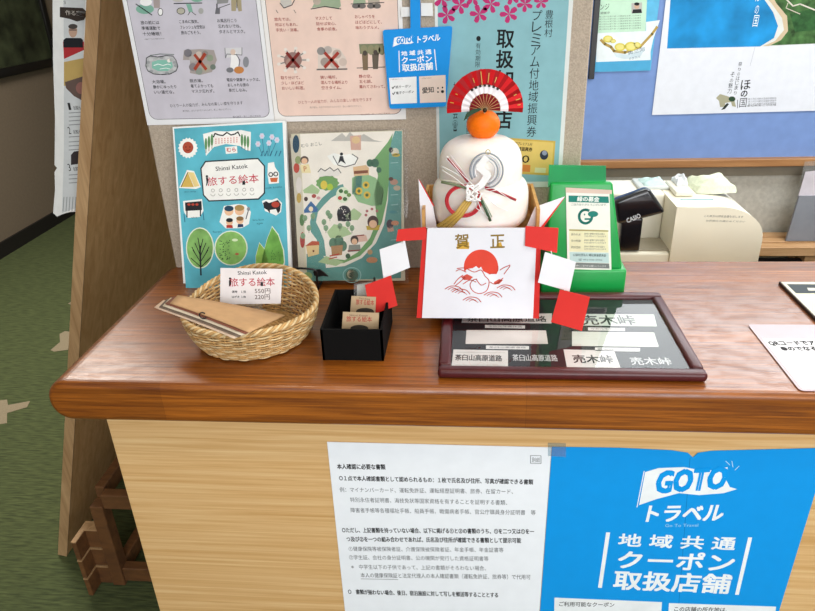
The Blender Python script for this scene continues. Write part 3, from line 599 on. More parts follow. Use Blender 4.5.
s.poly([(388, 142), (393, 133), (389, 155), (389, 180), (387, 200), (382, 222), (372, 244), (360, 256), (344, 263), (327, 264.5), (325, 258), (345, 260), (358, 252), (370, 238), (377, 220), (374, 195), (378, 176), (375, 158)], G1, 3)
s.poly([(352, 178), (362, 172), (376, 178), (384, 190), (382, 205), (372, 206), (358, 202), (352, 192)], '#8fb888', 3)
s.poly([(354, 177), (362, 175), (361, 196), (352, 194)], '#5e9a96', 3)
s.poly([(336, 186), (343, 184), (345, 190), (331, 198), (324, 205), (318, 212), (316, 222), (320, 230), (324, 240), (326, 256), (318, 256), (317, 240), (311, 232), (310, 222), (313, 210), (322, 198)], SEA, 3)
for pts in ([(303, 190), (312, 184), (320, 190), (318, 194), (304, 193)], [(327, 232), (334, 224), (346, 227), (352, 234), (340, 238), (330, 238)], [(345, 216), (354, 208), (362, 214), (358, 220), (348, 220)], [(318, 262), (326, 256), (344, 262), (336, 266)]): s.poly(pts, '#a9c293', 4)
s.text('むら おこし', (301.5, 147.5), (322, 145), 3.4, '#3a3a3a', 4)
s.poly([(331, 141), (342, 133), (346, 137), (350, 132), (356, 138), (364, 134), (374, 140), (383, 142), (356, 141)], '#b9b5ae', 3); s.poly([(350, 136), (361, 135), (361, 150), (351, 150)], '#cfa695', 4); s.ell(356, 140, 4, 3.6, '#d8b98a', 5)
s.poly([(327, 156), (334, 153), (342, 155), (350, 154), (357, 157), (356, 164), (345, 166), (334, 165)], W1, 3); s.line([(333, 156), (338, 165), (345, 167), (355, 164), (358, 158), (352, 154)], .8, '#44464a', 4); s.ell(341.5, 154, 1.6, 1.6, DK, 5); s.poly([(340, 156), (343, 156), (344, 160), (346, 164), (341, 161), (338, 164), (339, 160)], DK, 5)
s.ell(304.5, 160, 4.2, 4, '#5d4a42', 4); s.ell(304.5, 161, 3, 3, '#e3b996', 5); s.poly([(300, 165), (309, 164), (311, 173), (302, 173)], '#e8d9a8', 4); s.text('P', (304, 171.5), (307, 171.3), 5, '#b45a24', 5)
s.poly([(318, 172), (321, 168), (325, 171), (330, 167), (334, 171), (338, 168), (340, 174), (339, 176), (319, 177)], '#e2ddd6', 4); s.line([(318, 172), (321, 168.5), (325, 171), (330, 167.5), (334, 171), (338, 168.5), (341, 173)], .8, '#4a4a4a', 5)
s.ell(327.5, 183, 12, 8, '#6f9d5c', 4, n=22, wob=-.12); s.ell(324, 185, 3.4, 4.4, '#d9c24a', 5); s.ell(330, 187, 3, 3.4, '#a9c23e', 5)
s.poly([(353, 167), (366, 165), (369, 168), (369, 175), (354, 176)], '#d8b58c', 4); s.poly([(354, 171), (368, 170), (368, 173), (354, 174)], '#7f4b34', 5)
for x, y, r in ((370, 163, 3.4), (375, 163, 4), (379, 170, 2.6)): s.ell(x, y, r, r * 1.1, '#3f6a52', 4)
for x, y in ((359, 191), (366, 185), (367, 195)): s.ell(x, y, 3.4, 3.6, '#d9b545', 5); s.ell(x, y, 1.6, 1.7, '#5a6a3a', 6)
s.ell(343, 195, 7, 8, '#d6e0c6', 4); 
for x, y, c in ((341, 191, '#3f6a3a'), (346, 192, '#5a8a4a'), (340, 198, '#b8463a'), (345, 199, '#3f6a3a'), (349, 195, '#6b8f4a')): s.ell(x, y, 2.2, 2, c, 5)
s.poly([(304, 210), (311, 201), (318, 209), (317, 212), (304, 213)], '#3f6a9c', 4); s.ell(311, 209, 2.2, 2.6, '#e6d6b8', 5); s.ell(314, 196, 2.2, 2, '#a8453c', 5); s.ell(306, 199, 2, 2.2, '#4d3a34', 5); s.ell(318.5, 198, 2, 1.6, '#cfa0a0', 5)
s.ell(344, 213.5, 7, 8, '#2d2b30', 4); s.poly([(337, 214), (351, 213), (351, 221), (338, 221)], '#2d2b30', 4)
random.seed(2)
for i in range(16): s.ell(339 + random.random() * 10, 208 + random.random() * 11, .5, .5, '#e8e2d8', 5, n=6)
s.ell(373, 222, 5.6, 6.4, '#4c3430', 4); s.ell(373, 224, 4, 4, '#e3b996', 5); s.poly([(366, 226), (380, 225), (379, 230), (367, 230)], '#c2a63c', 4)
for x, y in ((367, 211), (372, 209), (377, 211), (366, 215)): s.ell(x, y, 1.4, 1.4, '#b06a6a', 5)
for x, y in ((305, 218), (303, 236), (313, 216), (324, 222), (330, 216), (326, 228), (309, 228), (340, 226), (348, 224), (352, 228), (328, 213)): s.ell(x, y, 2.4, 3, '#7f9f7c', 4); s.line([(x, y), (x, y + 5)], .5, '#5b5a48', 5)
s.poly([(306, 246), (319, 243), (319, 254), (308, 257)], '#dcc08c', 4); s.poly([(305, 246), (312, 241), (319, 241.5), (319.5, 245)], '#b5543a', 5); s.ell(313.5, 251, 1, 1.2, '#7a4a34', 5)
for x, y, r in ((333, 243, 4), (339, 241, 4.6), (343, 246, 4)): s.ell(x, y, r, r * 1.3, '#5a7d66', 4)
s.poly([(331, 246), (343, 245), (342, 255), (332, 256)], '#a9825a', 5); s.line([(330, 256), (339, 254)], 1.2, '#b23c34', 6); s.line([(329, 259), (337, 257)], 1.0, '#b23c34', 6); s.ell(348, 256, 2.4, 2.6, '#3d5a44', 5)
s.ell(354.5, 240, 4, 4.6, '#4a3832', 5); s.ell(354.5, 241.5, 2.8, 3, '#e3b996', 6); s.poly([(349, 245), (360, 244.5), (361, 251), (348, 252)], '#8a8f86', 5); s.line([(348, 251), (360, 250)], 1.1, '#8a3a34', 6)
s.poly([(356, 236), (366, 235), (368, 241), (358, 242)], '#dfb9a8', 4); s.line([(355, 236), (364, 235)], 1.1, '#8a3a34', 5)
for x, y, rx, ry, c in ((395, 152, 4, 4, '#cfc9b4'), (391, 150, 2.2, 2.8, '#33363a'), (396, 155, 4, 1.8, '#c7b04a'), (394, 182, 4, 3, '#b08a78'), (391, 179, 2.4, 2, '#5a4038'), (397, 188, 3.6, 2.6, '#b4a48e'), (390, 224, 3.6, 4.6, '#4d3f4a'), (395, 223, 4, 2.4, '#c98a68'), (393, 212, 4, 1.6, '#4f8a90'), (370, 252, 2.6, 2.6, '#b9966a'), (372, 260, 5.6, 3, '#c08a66'), (352, 275, 6.4, 6, '#4f6a5a'), (351, 274, 3.8, 4.4, '#d4cdae'), (352, 277, 1.6, 2.2, '#5a5040'), (308, 276, 4.4, 4, '#8fae72')): s.ell(x, y, rx, ry, c, 5)
s.arc(352, 275, 9, 7.6, 0, 360, .7, '#9cc4c0', 4)
s.poly([(387, 227), (393, 226), (394, 231), (388, 232)], '#c9a08e', 5)
for y in (163, 195, 205, 240, 262): s.line([(391, y), (398, y - .5)], .5, '#a9cccc', 5)
s.build(o)
# clear bag (part)
bag = MB(); gb = glass('clear_film', (0.98, 0.985, 0.98, 1), 0.10, 0.012)
L0 = 40
A = [s.p3(qa[0][0], qa[0][1], L0), s.p3(qa[1][0], qa[1][1], L0), s.p3(qa[1][0] - .002, .002, L0), s.p3(qa[0][0] + .001, .002, L0)]
vs = []; fs = []; nx = 10; nz = 12; random.seed(8)
for j in range(nz + 1):
    for i in range(nx + 1):
        p = (A[3] * (1 - i / nx) + A[2] * (i / nx)) * (1 - j / nz) + (A[0] * (1 - i / nx) + A[1] * (i / nx)) * (j / nz); vs.append(p + s.n * random.uniform(-.0004, .0006))
for j in range(nz):
    for i in range(nx): fs.append([j * (nx + 1) + i, j * (nx + 1) + i + 1, (j + 1) * (nx + 1) + i + 1, (j + 1) * (nx + 1) + i])
bag.add(vs, fs, gb, True); bag.build('clear_bag', o)
# wire easel
M_BLK = P('#141315', 0.4)
t = thing('book_easel', 'small black wire easel with a bird ornament holding the map book', 'easel', (-0.25, 0.985, ZT))
def e3(x, y): p = atY(x, y, 0.975); return p
zb_ = ZT + .003
MB().tube([e3(285, 268), e3(306, 268.5), e3(314, 269.5), e3(317, 272), e3(317, 279), Vector((e3(317, 279).x, 0.975, zb_)), Vector((e3(317, 279).x, 1.05, zb_))], 0.0018, M_BLK).build('bar', t)
MB().tube([Vector((-0.15, 1.05, zb_)), Vector((-0.15, 0.975, zb_)), Vector((-0.15, 0.975, zb_ + .02))], 0.0018, M_BLK).build('foot', t)
MB().tube([Vector((-0.27, 1.048, zb_)), Vector((-0.14, 1.048, zb_))], 0.0018, M_BLK).build('rear_bar', t)
mb = MB(); mb.slab([e3(x, y) + Vector((0, .0015, 0)) for x, y in ((314, 276), (313, 272.5), (315, 270.5), (319, 270), (323, 272.5), (328, 277), (323, 276.3), (318, 277.2))], (0, -1, 0), 0.003, M_BLK); mb.build('ornament', t)

# ---- wicker basket
cx, cy = -0.302, 0.822; ca, cb = 0.091, 0.090
t = thing('wicker_basket', 'oval light wicker basket with braided rim at the left of the counter', 'basket', (cx, cy, ZT))
M_W1 = P('#c49b64', 0.65, 0.25, 120); M_W2 = P('#dcc294', 0.65, 0.2, 120)
def rimz(a): return 0.046 + 0.019 * max(0, math.sin(a)) ** 1.5
def bpt(a, h, off=0.0):
    """h: 0 floor .. 1 rim"""
    r = 0.80 + 0.20 * math.sin(h * math.pi / 2) ** 0.9
    return Vector((cx + (ca * r + off) * math.cos(a), cy + (cb * r + off) * math.sin(a), ZT + 0.003 + rimz(a) * h))
NS = 34; ROWS = 22; wm = MB()
for k in range(ROWS):
    h = (k + .5) / ROWS; ph = math.pi * (k % 2); n = NS * 6
    wm.tube([bpt(2 * math.pi * i / n, h, 0.0016 * math.cos(NS * math.pi * i / n + ph) * 1.15) for i in range(n)], 0.00135, (M_W1, M_W2)[k % 3 == 0], 5, closed=True)
wm.build('woven_wall', t)
sm = MB()
for i in range(NS):
    a = 2 * math.pi * i / NS; sm.tube([bpt(a, h) for h in (0.0, .25, .5, .75, 1.0)], 0.0012, M_W1, 5)
sm.build('stakes', t)
rm = MB()
for st in range(4):
    n = 260; rm.tube([bpt(2 * math.pi * i / n, 1.03, 0.0026 * math.cos(i / n * 2 * math.pi * 22 + st * math.pi / 2)) + Vector((0, 0, 0.0027 * math.sin(i / n * 2 * math.pi * 22 + st * math.pi / 2))) for i in range(n)], 0.0018, (M_W1, M_W2)[st % 2], 6, closed=True)
rm.build('braided_rim', t)
fm = MB()
for k in range(12):
    f = (k + .5) / 12; n = 64; fm.tube([Vector((cx + ca * .80 * f * math.cos(2 * math.pi * i / n), cy + cb * .80 * f * math.sin(2 * math.pi * i / n), ZT + .0035 + .001 * ((i // 2 + k) % 2))) for i in range(n)], 0.0032, M_W1, 5, closed=True)
fm.build('woven_floor', t)
# kraft booklets lying in the basket, tips over its left rim
env = [('kraft paper envelope with a black string ring, topmost in the basket', '#c9a074', 0.0, 0), ('reddish paper folder just under the top kraft envelope in basket', '#8e5a48', -1.0, 1), ('cream paper folder in the middle of the basket stack', '#e2d3ba', -2.0, 2),
       ('grey paper folder low in the basket stack', '#7b6a5c', -3.0, 3), ('pale pinkish paper folder at the bottom of the basket stack', '#e8cdb4', -4.0, 4)]
for i, (lb, c, dz, j) in enumerate(env):
    # corner points: left tip, far edge, right end, near edge
    base = 1.0125 - 0.0021 * i
    sh = Vector((-0.0035 * i, -0.004 * i, 0))
    P0 = atZ(170, 303, base) + sh; P1 = atZ(226, 303, base - .008) + sh; P2 = atZ(285, 315, base - .024) + sh; E0 = atZ(178, 297, base - .003) + sh; P3 = atZ(249, 332, base - .002) + sh
    if i in (1, 4): P0 = P0 + Vector((-.003, 0.003, 0))
    vs = []; fs = []; nx = 12; ny = 4
    for b in range(ny + 1):
        for a in range(nx + 1):
            u, v = a / nx, b / ny; q = (P0 * (1 - u) + P3 * u) * (1 - v) + (E0 * (1 - u) + P2 * u) * v
            e1 = (P0 * (1 - u) + P3 * u); e2 = E0 * (1 - u) + P2 * u; bul = math.sin(u * math.pi) * (P1 - (P0 + P2) * .5).length * .08
            q = e1 * (1 - v) + e2 * v + Vector((0.1, 1, 0)) * bul * v
            q = Vector((q.x, q.y, base - .002 * u - .022 * u * v + .0012 * math.sin(u * math.pi)))
            vs.append(q)
    for b in range(ny):
        for a in range(nx): fs.append([b * (nx + 1) + a, b * (nx + 1) + a + 1, (b + 1) * (nx + 1) + a + 1, (b + 1) * (nx + 1) + a])
    N = len(vs); vs = vs + [v - Vector((0, 0, .0012)) for v in vs]; fs = fs + [[q + N for q in f[::-1]] for f in fs]
    rim = list(range(nx + 1)) + [(b) * (nx + 1) + nx for b in range(1, ny + 1)] + [ny * (nx + 1) + a for a in range(nx - 1, -1, -1)] + [b * (nx + 1) for b in range(ny - 1, 0, -1)]
    for a in range(len(rim)): p, q = rim[a], rim[(a + 1) % len(rim)]; fs.append([p, q, q + N, p + N])
    o = tag(MB().add(vs, fs, P(c, .75, .06, 60), True).build('paper_folder', None, (P0.x, P0.y, P0.z)), lb, 'envelope', 'paper folders in the basket')
    if i == 0:
        c0 = atZ(203, 318, 1.0125); mb = MB(); mb.tube([c0 + Vector((.0045 * math.cos(a * .35), .001 - .001 * math.sin(a * .35), .003 + .0048 * math.sin(a * .35))) for a in range(2, 17)], 0.0009, M_BLK, 6); mb.build('string_ring', o)
# price card on a clear stand
s = Sheet((-0.3, 0.845, 1.0), (0, -1, 0.25), (1, 0, 0))
t = thing('price_card', 'white price card with red title standing in the wicker basket', 'price card', (-0.31, 0.85, ZT + .018))
MB().slab([s.px(*p) for p in ((220.5, 268), (282.5, 269), (280.5, 303.5), (220, 304.5))], s.n, 0.001, P('#ece6e6', 0.4)).build('card', t)
s.text('Shinsi Katok', (238, 275), (267, 274), 3.8, DK, 2, .01); s.text('旅する絵本', (230, 286.5), (275, 286), 8.5, '#b8283e', 2, .006); s.ell(230, 278.5, 1.1, 1.1, DK, 3); s.poly([(229, 280), (231, 280), (231.2, 284), (229, 287)], DK, 3); s.poly([(260.6, 282), (263, 282), (263.2, 286), (260.6, 286)], DK, 3)
s.text('通常　１冊', (232, 293), (246, 293), 2.4, '#333333', 2, .02); s.text('はがき １枚', (232, 298), (246, 298), 2.4, '#333333', 2, .02); s.text('550円', (255, 293.5), (270.5, 293.5), 5, '#6b5b55', 2, .01); s.text('220円', (255, 299.5), (270, 299.5), 5, '#6b5b55', 2, .01)
s.build(t)
g1 = glass('clear_acrylic', (0.95, 0.97, 0.97, 1), 0.03, 0.08)
b0 = s.px(250, 300)
MB().box(b0.x - .016, b0.x + .016, 0.838, 0.862, ZT + .0205, ZT + .0235, g1, .001, 1).box(b0.x - .014, b0.x + .014, 0.8475, 0.850, ZT + .022, 1.0, g1).build('clear_stand', t)

# ---- black tray with cards
t = thing('black_tray', 'small matte black open box between the basket and the framed samples', 'tray', (-0.15, 0.81, ZT))
M_BK = P('#030303', 0.85, Specular_IOR_Level=0.2)
fl_ = Vector((-0.1895, 0.758, ZT)); fr_ = Vector((-0.111, 0.757, ZT)); hz = 0.050
x0, x1, y0, y1, z0, z1 = -0.1915, -0.1105, 0.757, 0.868, ZT + .0005, ZT + .046
mb = MB(); tw = .003
def wallp(pts, n, th): mb.slab(pts, n, th, M_BK)
wallp([(x0, y0, z0), (x1, y0, z0), (x1, y0, z1), (x0, y0, z1)], (0, -1, 0), tw)
wallp([(x0, y0, z0), (x0, y0, z1), (x0, y0 + .07, z1 + .004), (x0 + .0, y1, z1 + .006), (x0, y1, z0)], (-1, 0, 0), tw)
wallp([(x1, y0, z0), (x1, y1, z0), (x1, y1, z1 + .006), (x1, y0 + .07, z1 + .004), (x1, y0, z1)], (1, 0, 0), tw)
wallp([(x1, y1, z0), (x0, y1, z0), (x0, y1, z1 + .006), (x1, y1, z1 + .006)], (0, 1, 0), tw)
mb.box(x0 + tw, x1 - tw, y0 + tw, y1 - tw, z0, z0 + .003, M_BK)
mb.build('box', t)
for (lb, y, pts, tx) in (('small kraft card with red title at the front of the black tray', 0.787, ((343, 312), (379, 313), (377.5, 340), (340, 340)), ((346.5, 321.5), (372, 322))), ('small kraft card behind the front one in the black tray', 0.825, ((351.5, 296), (376, 297), (374, 325), (348, 325)), ((356, 304.5), (374, 305.5)))):
    s = Sheet((-0.15, y, ZT + .04), (0, -1, .18), (1, 0, 0))
    q = [s.uv(*p) for p in pts]; zz = -(0.04 - .0055) / s.w.z
    q = [q[0], q[1], (q[2][0], zz), (q[3][0], zz)]
    o = paper('title_card', lb, 'card', s, q, 0.001, '#bfa583', 'title cards in the black tray')
    s.text('旅する絵本', tx[0], tx[1], 5.5, '#b04038', 2, .01); s.text('Shinsi Katok', (tx[0][0] + 3, tx[0][1] - 5.5), (tx[1][0] - 4, tx[1][1] - 5.5), 1.8, '#6a4a40', 2)
    bx0, by0 = (tx[0][0] + tx[1][0]) / 2, tx[0][1] + 7
    s.ell(bx0, by0, 9, 3.6, '#3b352f', 2, a0=180, a1=360); s.poly([(bx0 - 9, by0), (bx0 + 9, by0), (bx0 + 9, by0 + 4), (bx0 - 9, by0 + 4)], '#4c4438', 2)
    s.build(o)
s = Sheet((-0.14, .852, ZT + .04), (0, -1, .1), (1, 0, 0))
q = [s.uv(*p) for p in ((357, 285), (372, 282), (374, 300), (355, 300))]; q[2] = (q[2][0], -.033); q[3] = (q[3][0], -.033)
o = paper('clear_bag_card', 'white card in a clear bag at the back of the black tray', 'card', s, q, 0.0012, '#dcd5cc', 'title cards in the black tray')
MB().slab([s.p3(q[0][0] - .004, q[0][1] + .002, 12), s.p3(q[1][0] + .004, q[1][1] + .002, 12), s.p3(q[2][0] + .004, q[2][1], 12), s.p3(q[3][0] - .004, q[3][1], 12)], s.n, .0002, g1).build('clear_bag', o)
# ---- framed samples lying on the counter
t = thing('sample_frame', 'dark red wooden frame with brush lettered name strips lying flat on the counter', 'frame', (0.123, 0.83, ZT))
fx0, fx1, fy0, fy1, fz = -0.0385, 0.2855, 0.7145, 0.949, 0.013; bw = 0.016
for (nm, a, b, c, d) in (('front', fx0, fx1, fy0, fy0 + bw), ('back', fx0, fx1, fy1 - bw, fy1), ('left', fx0, fx0 + bw, fy0 + bw, fy1 - bw), ('right', fx1 - bw, fx1, fy0 + bw, fy1 - bw)):
    MB().box(a, b, c, d, ZT + .0005, ZT + fz, M_FRAME, 0.005, 4).build('frame_side', t)
zg = ZT + 0.006
MB().box(fx0 + bw - .002, fx1 - bw + .002, fy0 + bw - .002, fy1 - bw + .002, ZT + .001, zg, P('#1d2023', 0.7, .2, 30)).build('backing', t)
s = Sheet((0.12, 0.83, zg), (0, 0, 1), (1, 0, 0))
BR = '#1c1a1b'
def strip(pts, c='#dcd6d2', L=2): s.poly(pts, c, L, 'paper_strip')
def label(x0, y0, x1, y1, tx): s.poly([(x0, y0), (x1, y0 + .6), (x1, y1 + .6), (x0, y1)], '#e2dfdc', 2, 'caption_label'); s.text(tx, (x0 + 3, y1 - .8), (x1 - 3, y1 - .4), 1.7, '#555050', 4)
strip([(463, 314.5), (552, 313.5), (551.5, 323.5), (461.5, 323)], '#cfcbc6'); s.text('茶臼山高原道路', (467, 322), (547, 322), 6, BR, 4, .01)
strip([(574, 314), (654, 314.5), (657, 326.5), (572, 325.5)], '#c9d2c6'); s.text('売木峠', (583, 325), (637, 325), 9.5, BR, 4, .015)
label(485, 325, 525, 328, '令和元年度作品'); label(588, 327.5, 625, 330.5, '令和元年度作品')
strip([(466.5, 330), (546, 330.5), (548, 344), (465.5, 344)], '#ddd3cd'); strip([(572, 331.5), (654, 332.5), (659, 347), (572, 346)], '#d3d5cb')
label(486, 345.5, 529, 349, '茶臼山高原道路'); label(595, 347.5, 640, 351, '売木峠トンネル')
strip([(453.5, 349.5), (508, 350.5), (508, 367), (451.5, 366)]); s.text('茶臼山高原道路', (455, 360.5), (502, 361.5), 6, BR, 4, .015)
s.text('茶臼山高原道路', (513, 361), (558, 361.5), 6.5, '#d8d8d8', 4, .005)
strip([(563.5, 349.5), (614, 350.5), (621, 369), (567, 368)]); s.text('売木峠', (574, 363), (614, 363.5), 8, BR, 4, .02)
s.text('売木峠', (632, 365), (673, 365.5), 7.5, '#d8d8d8', 4, .005)
label(488, 367.8, 534, 371, '茶臼山高原道路'); label(606, 369.5, 655, 372.5, '売木峠トンネル')
for yy in (352.5, 365): s.line([(456, yy), (505, yy + .5)], .4, '#99928e', 4)
s.build(t)
gf = glass('frame_glass', (0.97, 0.98, 0.98, 1), 0.01)
MB().add([(fx0 + bw - .001, fy0 + bw - .001, ZT + .0085), (fx1 - bw + .001, fy0 + bw - .001, ZT + .0085), (fx1 - bw + .001, fy1 - bw + .001, ZT + .0085), (fx0 + bw - .001, fy1 - bw + .001, ZT + .0085)], [[0, 1, 2, 3]], gf).build('glass_pane', t)

# ---- New Year rice cake decoration
KX, KY = 0.0145, 0.92; ZS = ZT + fz + .0008
t = thing('rice_cake_decoration', 'two tiered white rice cake ornament with orange, red fan and red sun front sheet', 'ornament', (KX, KY, ZS))
RED = '#d8322c'; M_RED = P(RED, 0.55, .03); M_WP = P('#e9e9ef', 0.6, .015)
# stand
mb = MB(); mb.box(-0.058, 0.087, 0.862, 0.985, ZS, 1.074, P('#c9282a', 0.6), 0.002, 1); mb.build('stand', t)
MT = wood('tray_wood', '#b07a3a', '#d8a862', (40, 40, 40), 0.5)
for (a, b, c, d) in ((-0.064, 0.093, 0.986, 0.990), (-0.064, -0.060, 0.87, 0.986), (0.089, 0.093, 0.87, 0.986)): MB().box(a, b, c, d, 1.074, 1.116, MT).build('tray_wall', t)
MB().box(-0.064, 0.093, 0.862, 0.990, 1.0745, 1.0775, MT).build('tray_base', t)
# rice cakes
def mochi():
    mt, nt, b = new_mat('rice_cake_white'); b.inputs['Base Color'].default_value = lin('#f2eae2'); b.inputs['Roughness'].default_value = 0.28; b.inputs['Subsurface Weight'].default_value = 0.25; b.inputs['Subsurface Radius'].default_value = (0.02, 0.012, 0.008); b.inputs['Subsurface Scale'].default_value = 0.6
    n = nt.nodes.new('ShaderNodeTexNoise'); n.inputs['Scale'].default_value = 14; r = nt.nodes.new('ShaderNodeValToRGB'); r.color_ramp.elements[0].color = lin('#efe6dc'); r.color_ramp.elements[1].color = lin('#f6f1ec')
    nt.links.new(n.outputs['Fac'], r.inputs['Fac']); nt.links.new(r.outputs[0], b.inputs['Base Color']); return mt
M_MO = mochi()
def cake(R, zlo, zhi, e=2.6, zmid=0.42, flat=0.0):
    H = zhi - zlo; prof = []
    for i in range(21):
        v = i / 20; q = (v - zmid) / (zmid if v < zmid else 1 - zmid); prof.append((R * max(0.001, (1 - abs(q) ** e)) ** (1 / e) if abs(q) < 1 else 0.0, zlo + H * v))
    pr = [(max(r, R * (.72 if z < zlo + H * .5 else 0.02)), z) for r, z in prof]
    return pr
MB().lathe((KX, KY, 0), cake(0.0665, 1.0776, 1.152, 4.0, 0.45), M_MO, 64).build('lower_rice_cake', t)
MB().lathe((KX, KY, 0), cake(0.0565, 1.110, 1.203, 3.0, 0.5), M_MO, 64).build('upper_rice_cake', t)
# orange with leaf
pr = [(0.0222 * math.sin(math.pi * i / 20) + .0001, 1.2175 - 0.0195 * math.cos(math.pi * i / 20)) for i in range(21)]
MB().lathe((KX + .003, KY, 0), pr, P('#f27208', 0.5, .06, 300, .15, Subsurface_Weight=0.1), 40).build('orange', t)
s = Sheet((0, 0.897, 1.23), (0, -1, .4), (1, 0, 0)); mb = MB()
q = [(463.5, 121), (466, 114), (471, 110), (478, 108.3), (485, 107.5), (479, 111), (472, 114.5), (467, 118)]
mb.slab([s.px(*p) for p in q], s.n, .0012, P('#27402a', .5)); mb.build('leaf', t)
# folded fan
FC = Vector((KX + .0045, 0.905, 1.2395)); FR_ = 0.0495; NP = 26
fm = {}
def fanpt(a, r, i): return FC + Vector((math.cos(a) * r, -0.0028 * (i % 2) * r / FR_ - 0.004 + 0.010 * r / FR_, math.sin(a) * r))
mb = MB(); MR = (P('#9c0c14', .6), P('#cf161e', .6)); MWf = P('#eee6ea', .5); MD = P('#7a0d18', .6); MG = P('#c99a3a', .45)  # two reds: alternate pleats coloured darker as fold shading
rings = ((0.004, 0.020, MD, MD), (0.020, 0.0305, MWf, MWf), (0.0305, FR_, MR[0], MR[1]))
a0, a1 = math.radians(186), math.radians(-7)
for i in range(NP):
    b0 = a0 + (a1 - a0) * i / NP; b1 = a0 + (a1 - a0) * (i + 1) / NP
    for (r0, r1, ma, mbt) in rings:
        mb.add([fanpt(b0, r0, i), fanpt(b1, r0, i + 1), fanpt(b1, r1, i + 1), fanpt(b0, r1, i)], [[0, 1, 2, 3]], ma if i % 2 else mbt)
fan = mb.build('fan', t)
mb = MB()
for i in range(0, NP + 1, 2):
    b = a0 + (a1 - a0) * i / NP; mb.tube([fanpt(b, 0.002, 0) + Vector((0, -.0006, 0)), fanpt(b, 0.021, 0) + Vector((0, -.0006, 0))], .00035, P('#c9a06a', .5), 5)
mb.build('fan_ribs', fan)
mb = MB(); random.seed(11)
for (ad, r0, r1) in ((97, .030, .047), (84, .033, .045), (70, .035, .042), (24, .040, .044), (15, .041, .047), (6, .042, .046), (152, .040, .043), (168, .041, .046), (112, .036, .042)):
    a = math.radians(ad); mb.slab([fanpt(a - .013, r0, 1) + Vector((0, -.001, 0)), fanpt(a + .013, r0, 1) + Vector((0, -.001, 0)), fanpt(a + .013, r1, 1) + Vector((0, -.001, 0)), fanpt(a - .013, r1, 1) + Vector((0, -.001, 0))], (0, -1, 0), .0003, MG)
for ad in range(58, 125, 11):
    a = math.radians(ad); mb.slab([fanpt(a - .05, .0285, 1) + Vector((0, -.0012, 0)), fanpt(a + .05, .0285, 1) + Vector((0, -.0012, 0)), fanpt(a + .06, .0315, 1) + Vector((0, -.0012, 0)), fanpt(a - .06, .0315, 1) + Vector((0, -.0012, 0))], (0, -1, 0), .0003, P('#2b1d12', .5))
mb.build('gold_pattern', fan)
MB().tube([FC + Vector((0, -.007, 0)), FC + Vector((0, .004, 0))], .0028, P('#3a2a16', .4, Metallic=.4), 12).build('fan_pivot', fan)
MB().tube([FC + Vector((0, .003, .0)), FC + Vector((-.001, .006, -.012))], .0012, P('#c9b48a', .5)).build('fan_stick', fan)
# cord ornament on the front
def kp(x, y, Y=0.850): return atY(x, y, Y)
def cord(name, pts, r, c, Y=0.850, **k):
    return MB().tube([kp(x, y, Y) for x, y in pts], r, P(c, .45, **k), 7).build(name, t)
def ringpts(cx, cy, rx, ry, n=36, a0=0, a1=360): return [(cx + rx * math.cos(math.radians(a0 + (a1 - a0) * i / n)), cy + ry * math.sin(math.radians(a0 + (a1 - a0) * i / n))) for i in range(n + 1)]
cord('red_ring', ringpts(463.5, 201, 17.5, 15.5), .0017, '#b8202c', .8505)
cord('red_ring', ringpts(463.5, 201, 15.6, 13.6), .0010, '#c9303a', .8495)
for i, (dr, c) in enumerate(((0, '#8f959c'), (-2.2, '#d8d8dc'), (-4.2, '#9aa0a8'), (-6.2, '#e3e1e2'))):
    cord('silver_ring', ringpts(486.5 + dr * .2, 170.5 - dr * .1, 16.5 + dr, 17.5 + dr, 30, 150, 440), .0011, c, .852 - .0004 * i)
cord('silver_ring', ringpts(488, 152, 2.2, 2.4, 10), .0006, '#b9a77a', .85)
M_SR = '#eeeaea'
def ribbon(name, pts, wd, c, Y=.848):
    s_ = Sheet((0, Y, 1.13), (0, -1, 0), (1, 0, 0)); mb = MB(); q = [Vector(s_.uv(*p)) for p in pts]
    for i in range(len(q) - 1):
        d = (q[i + 1] - q[i]).normalized(); e = Vector((-d.y, d.x)) * wd / 2; a, b = q[i] - d * wd * .2, q[i + 1] + d * wd * .2
        z = 6 * (i % 2); mb.slab([s_.p3(*(a + e), z), s_.p3(*(b + e), z + 3), s_.p3(*(b - e), z + 3), s_.p3(*(a - e), z)], s_.n, .0005, P(c, .6, .03))
    return mb.build(name, t)
ribbon('white_paper_streamer', [(486, 158), (479, 167), (488, 175), (482, 184), (474, 190)], .0085, '#f1f0ef')
for (a, b, c) in (((448, 158), (468, 182), '#a32630'), ((450, 155), (470, 182), '#d8c9c9'), ((446, 159), (468, 184), '#e6e0e0'), ((516, 200), (485, 188), '#a32630'), ((509, 197), (484, 186), '#8f2a34'), ((490.5, 221), (481, 200), '#3f5a3c'), ((492, 217), (482, 198), '#a9b8a0'), ((441, 182), (466, 188), '#6f7a5a'), ((440.5, 180), (464, 184), '#c9c6b0'), ((441, 166), (466, 180), '#d9d7d2')):
    cord('cord_end', [a, ((a[0] + b[0]) / 2, (a[1] + b[1]) / 2 - .8), b], .0018 if c in ('#a32630', '#3f5a3c', '#6f7a5a') else .0007, c, .849)
for pts in ([(476, 194), (497, 190), (515, 203)], [(478, 190), (500, 187), (513, 196)], [(476, 196), (481, 210), (488, 218)], [(474, 196), (476, 208), (484, 214)], [(472, 192), (455, 178), (442, 170)], [(474, 186), (460, 172), (447, 156)], [(485, 197), (498, 207), (508, 211)]): cord('white_cord', pts, .0005, '#f4f2f0', .8475)
for k_ in range(7):
    cord('gold_cord', [(466 + k_ * .9, 199 + k_ * .5), (455 + k_ * 1.2, 213 + k_ * .5), (436.5 + k_ * 2.0, 226 + k_ * .7)], .0010, ('#b08c3a', '#c9a552')[k_ % 2], .8485 - .0003 * (k_ % 2))
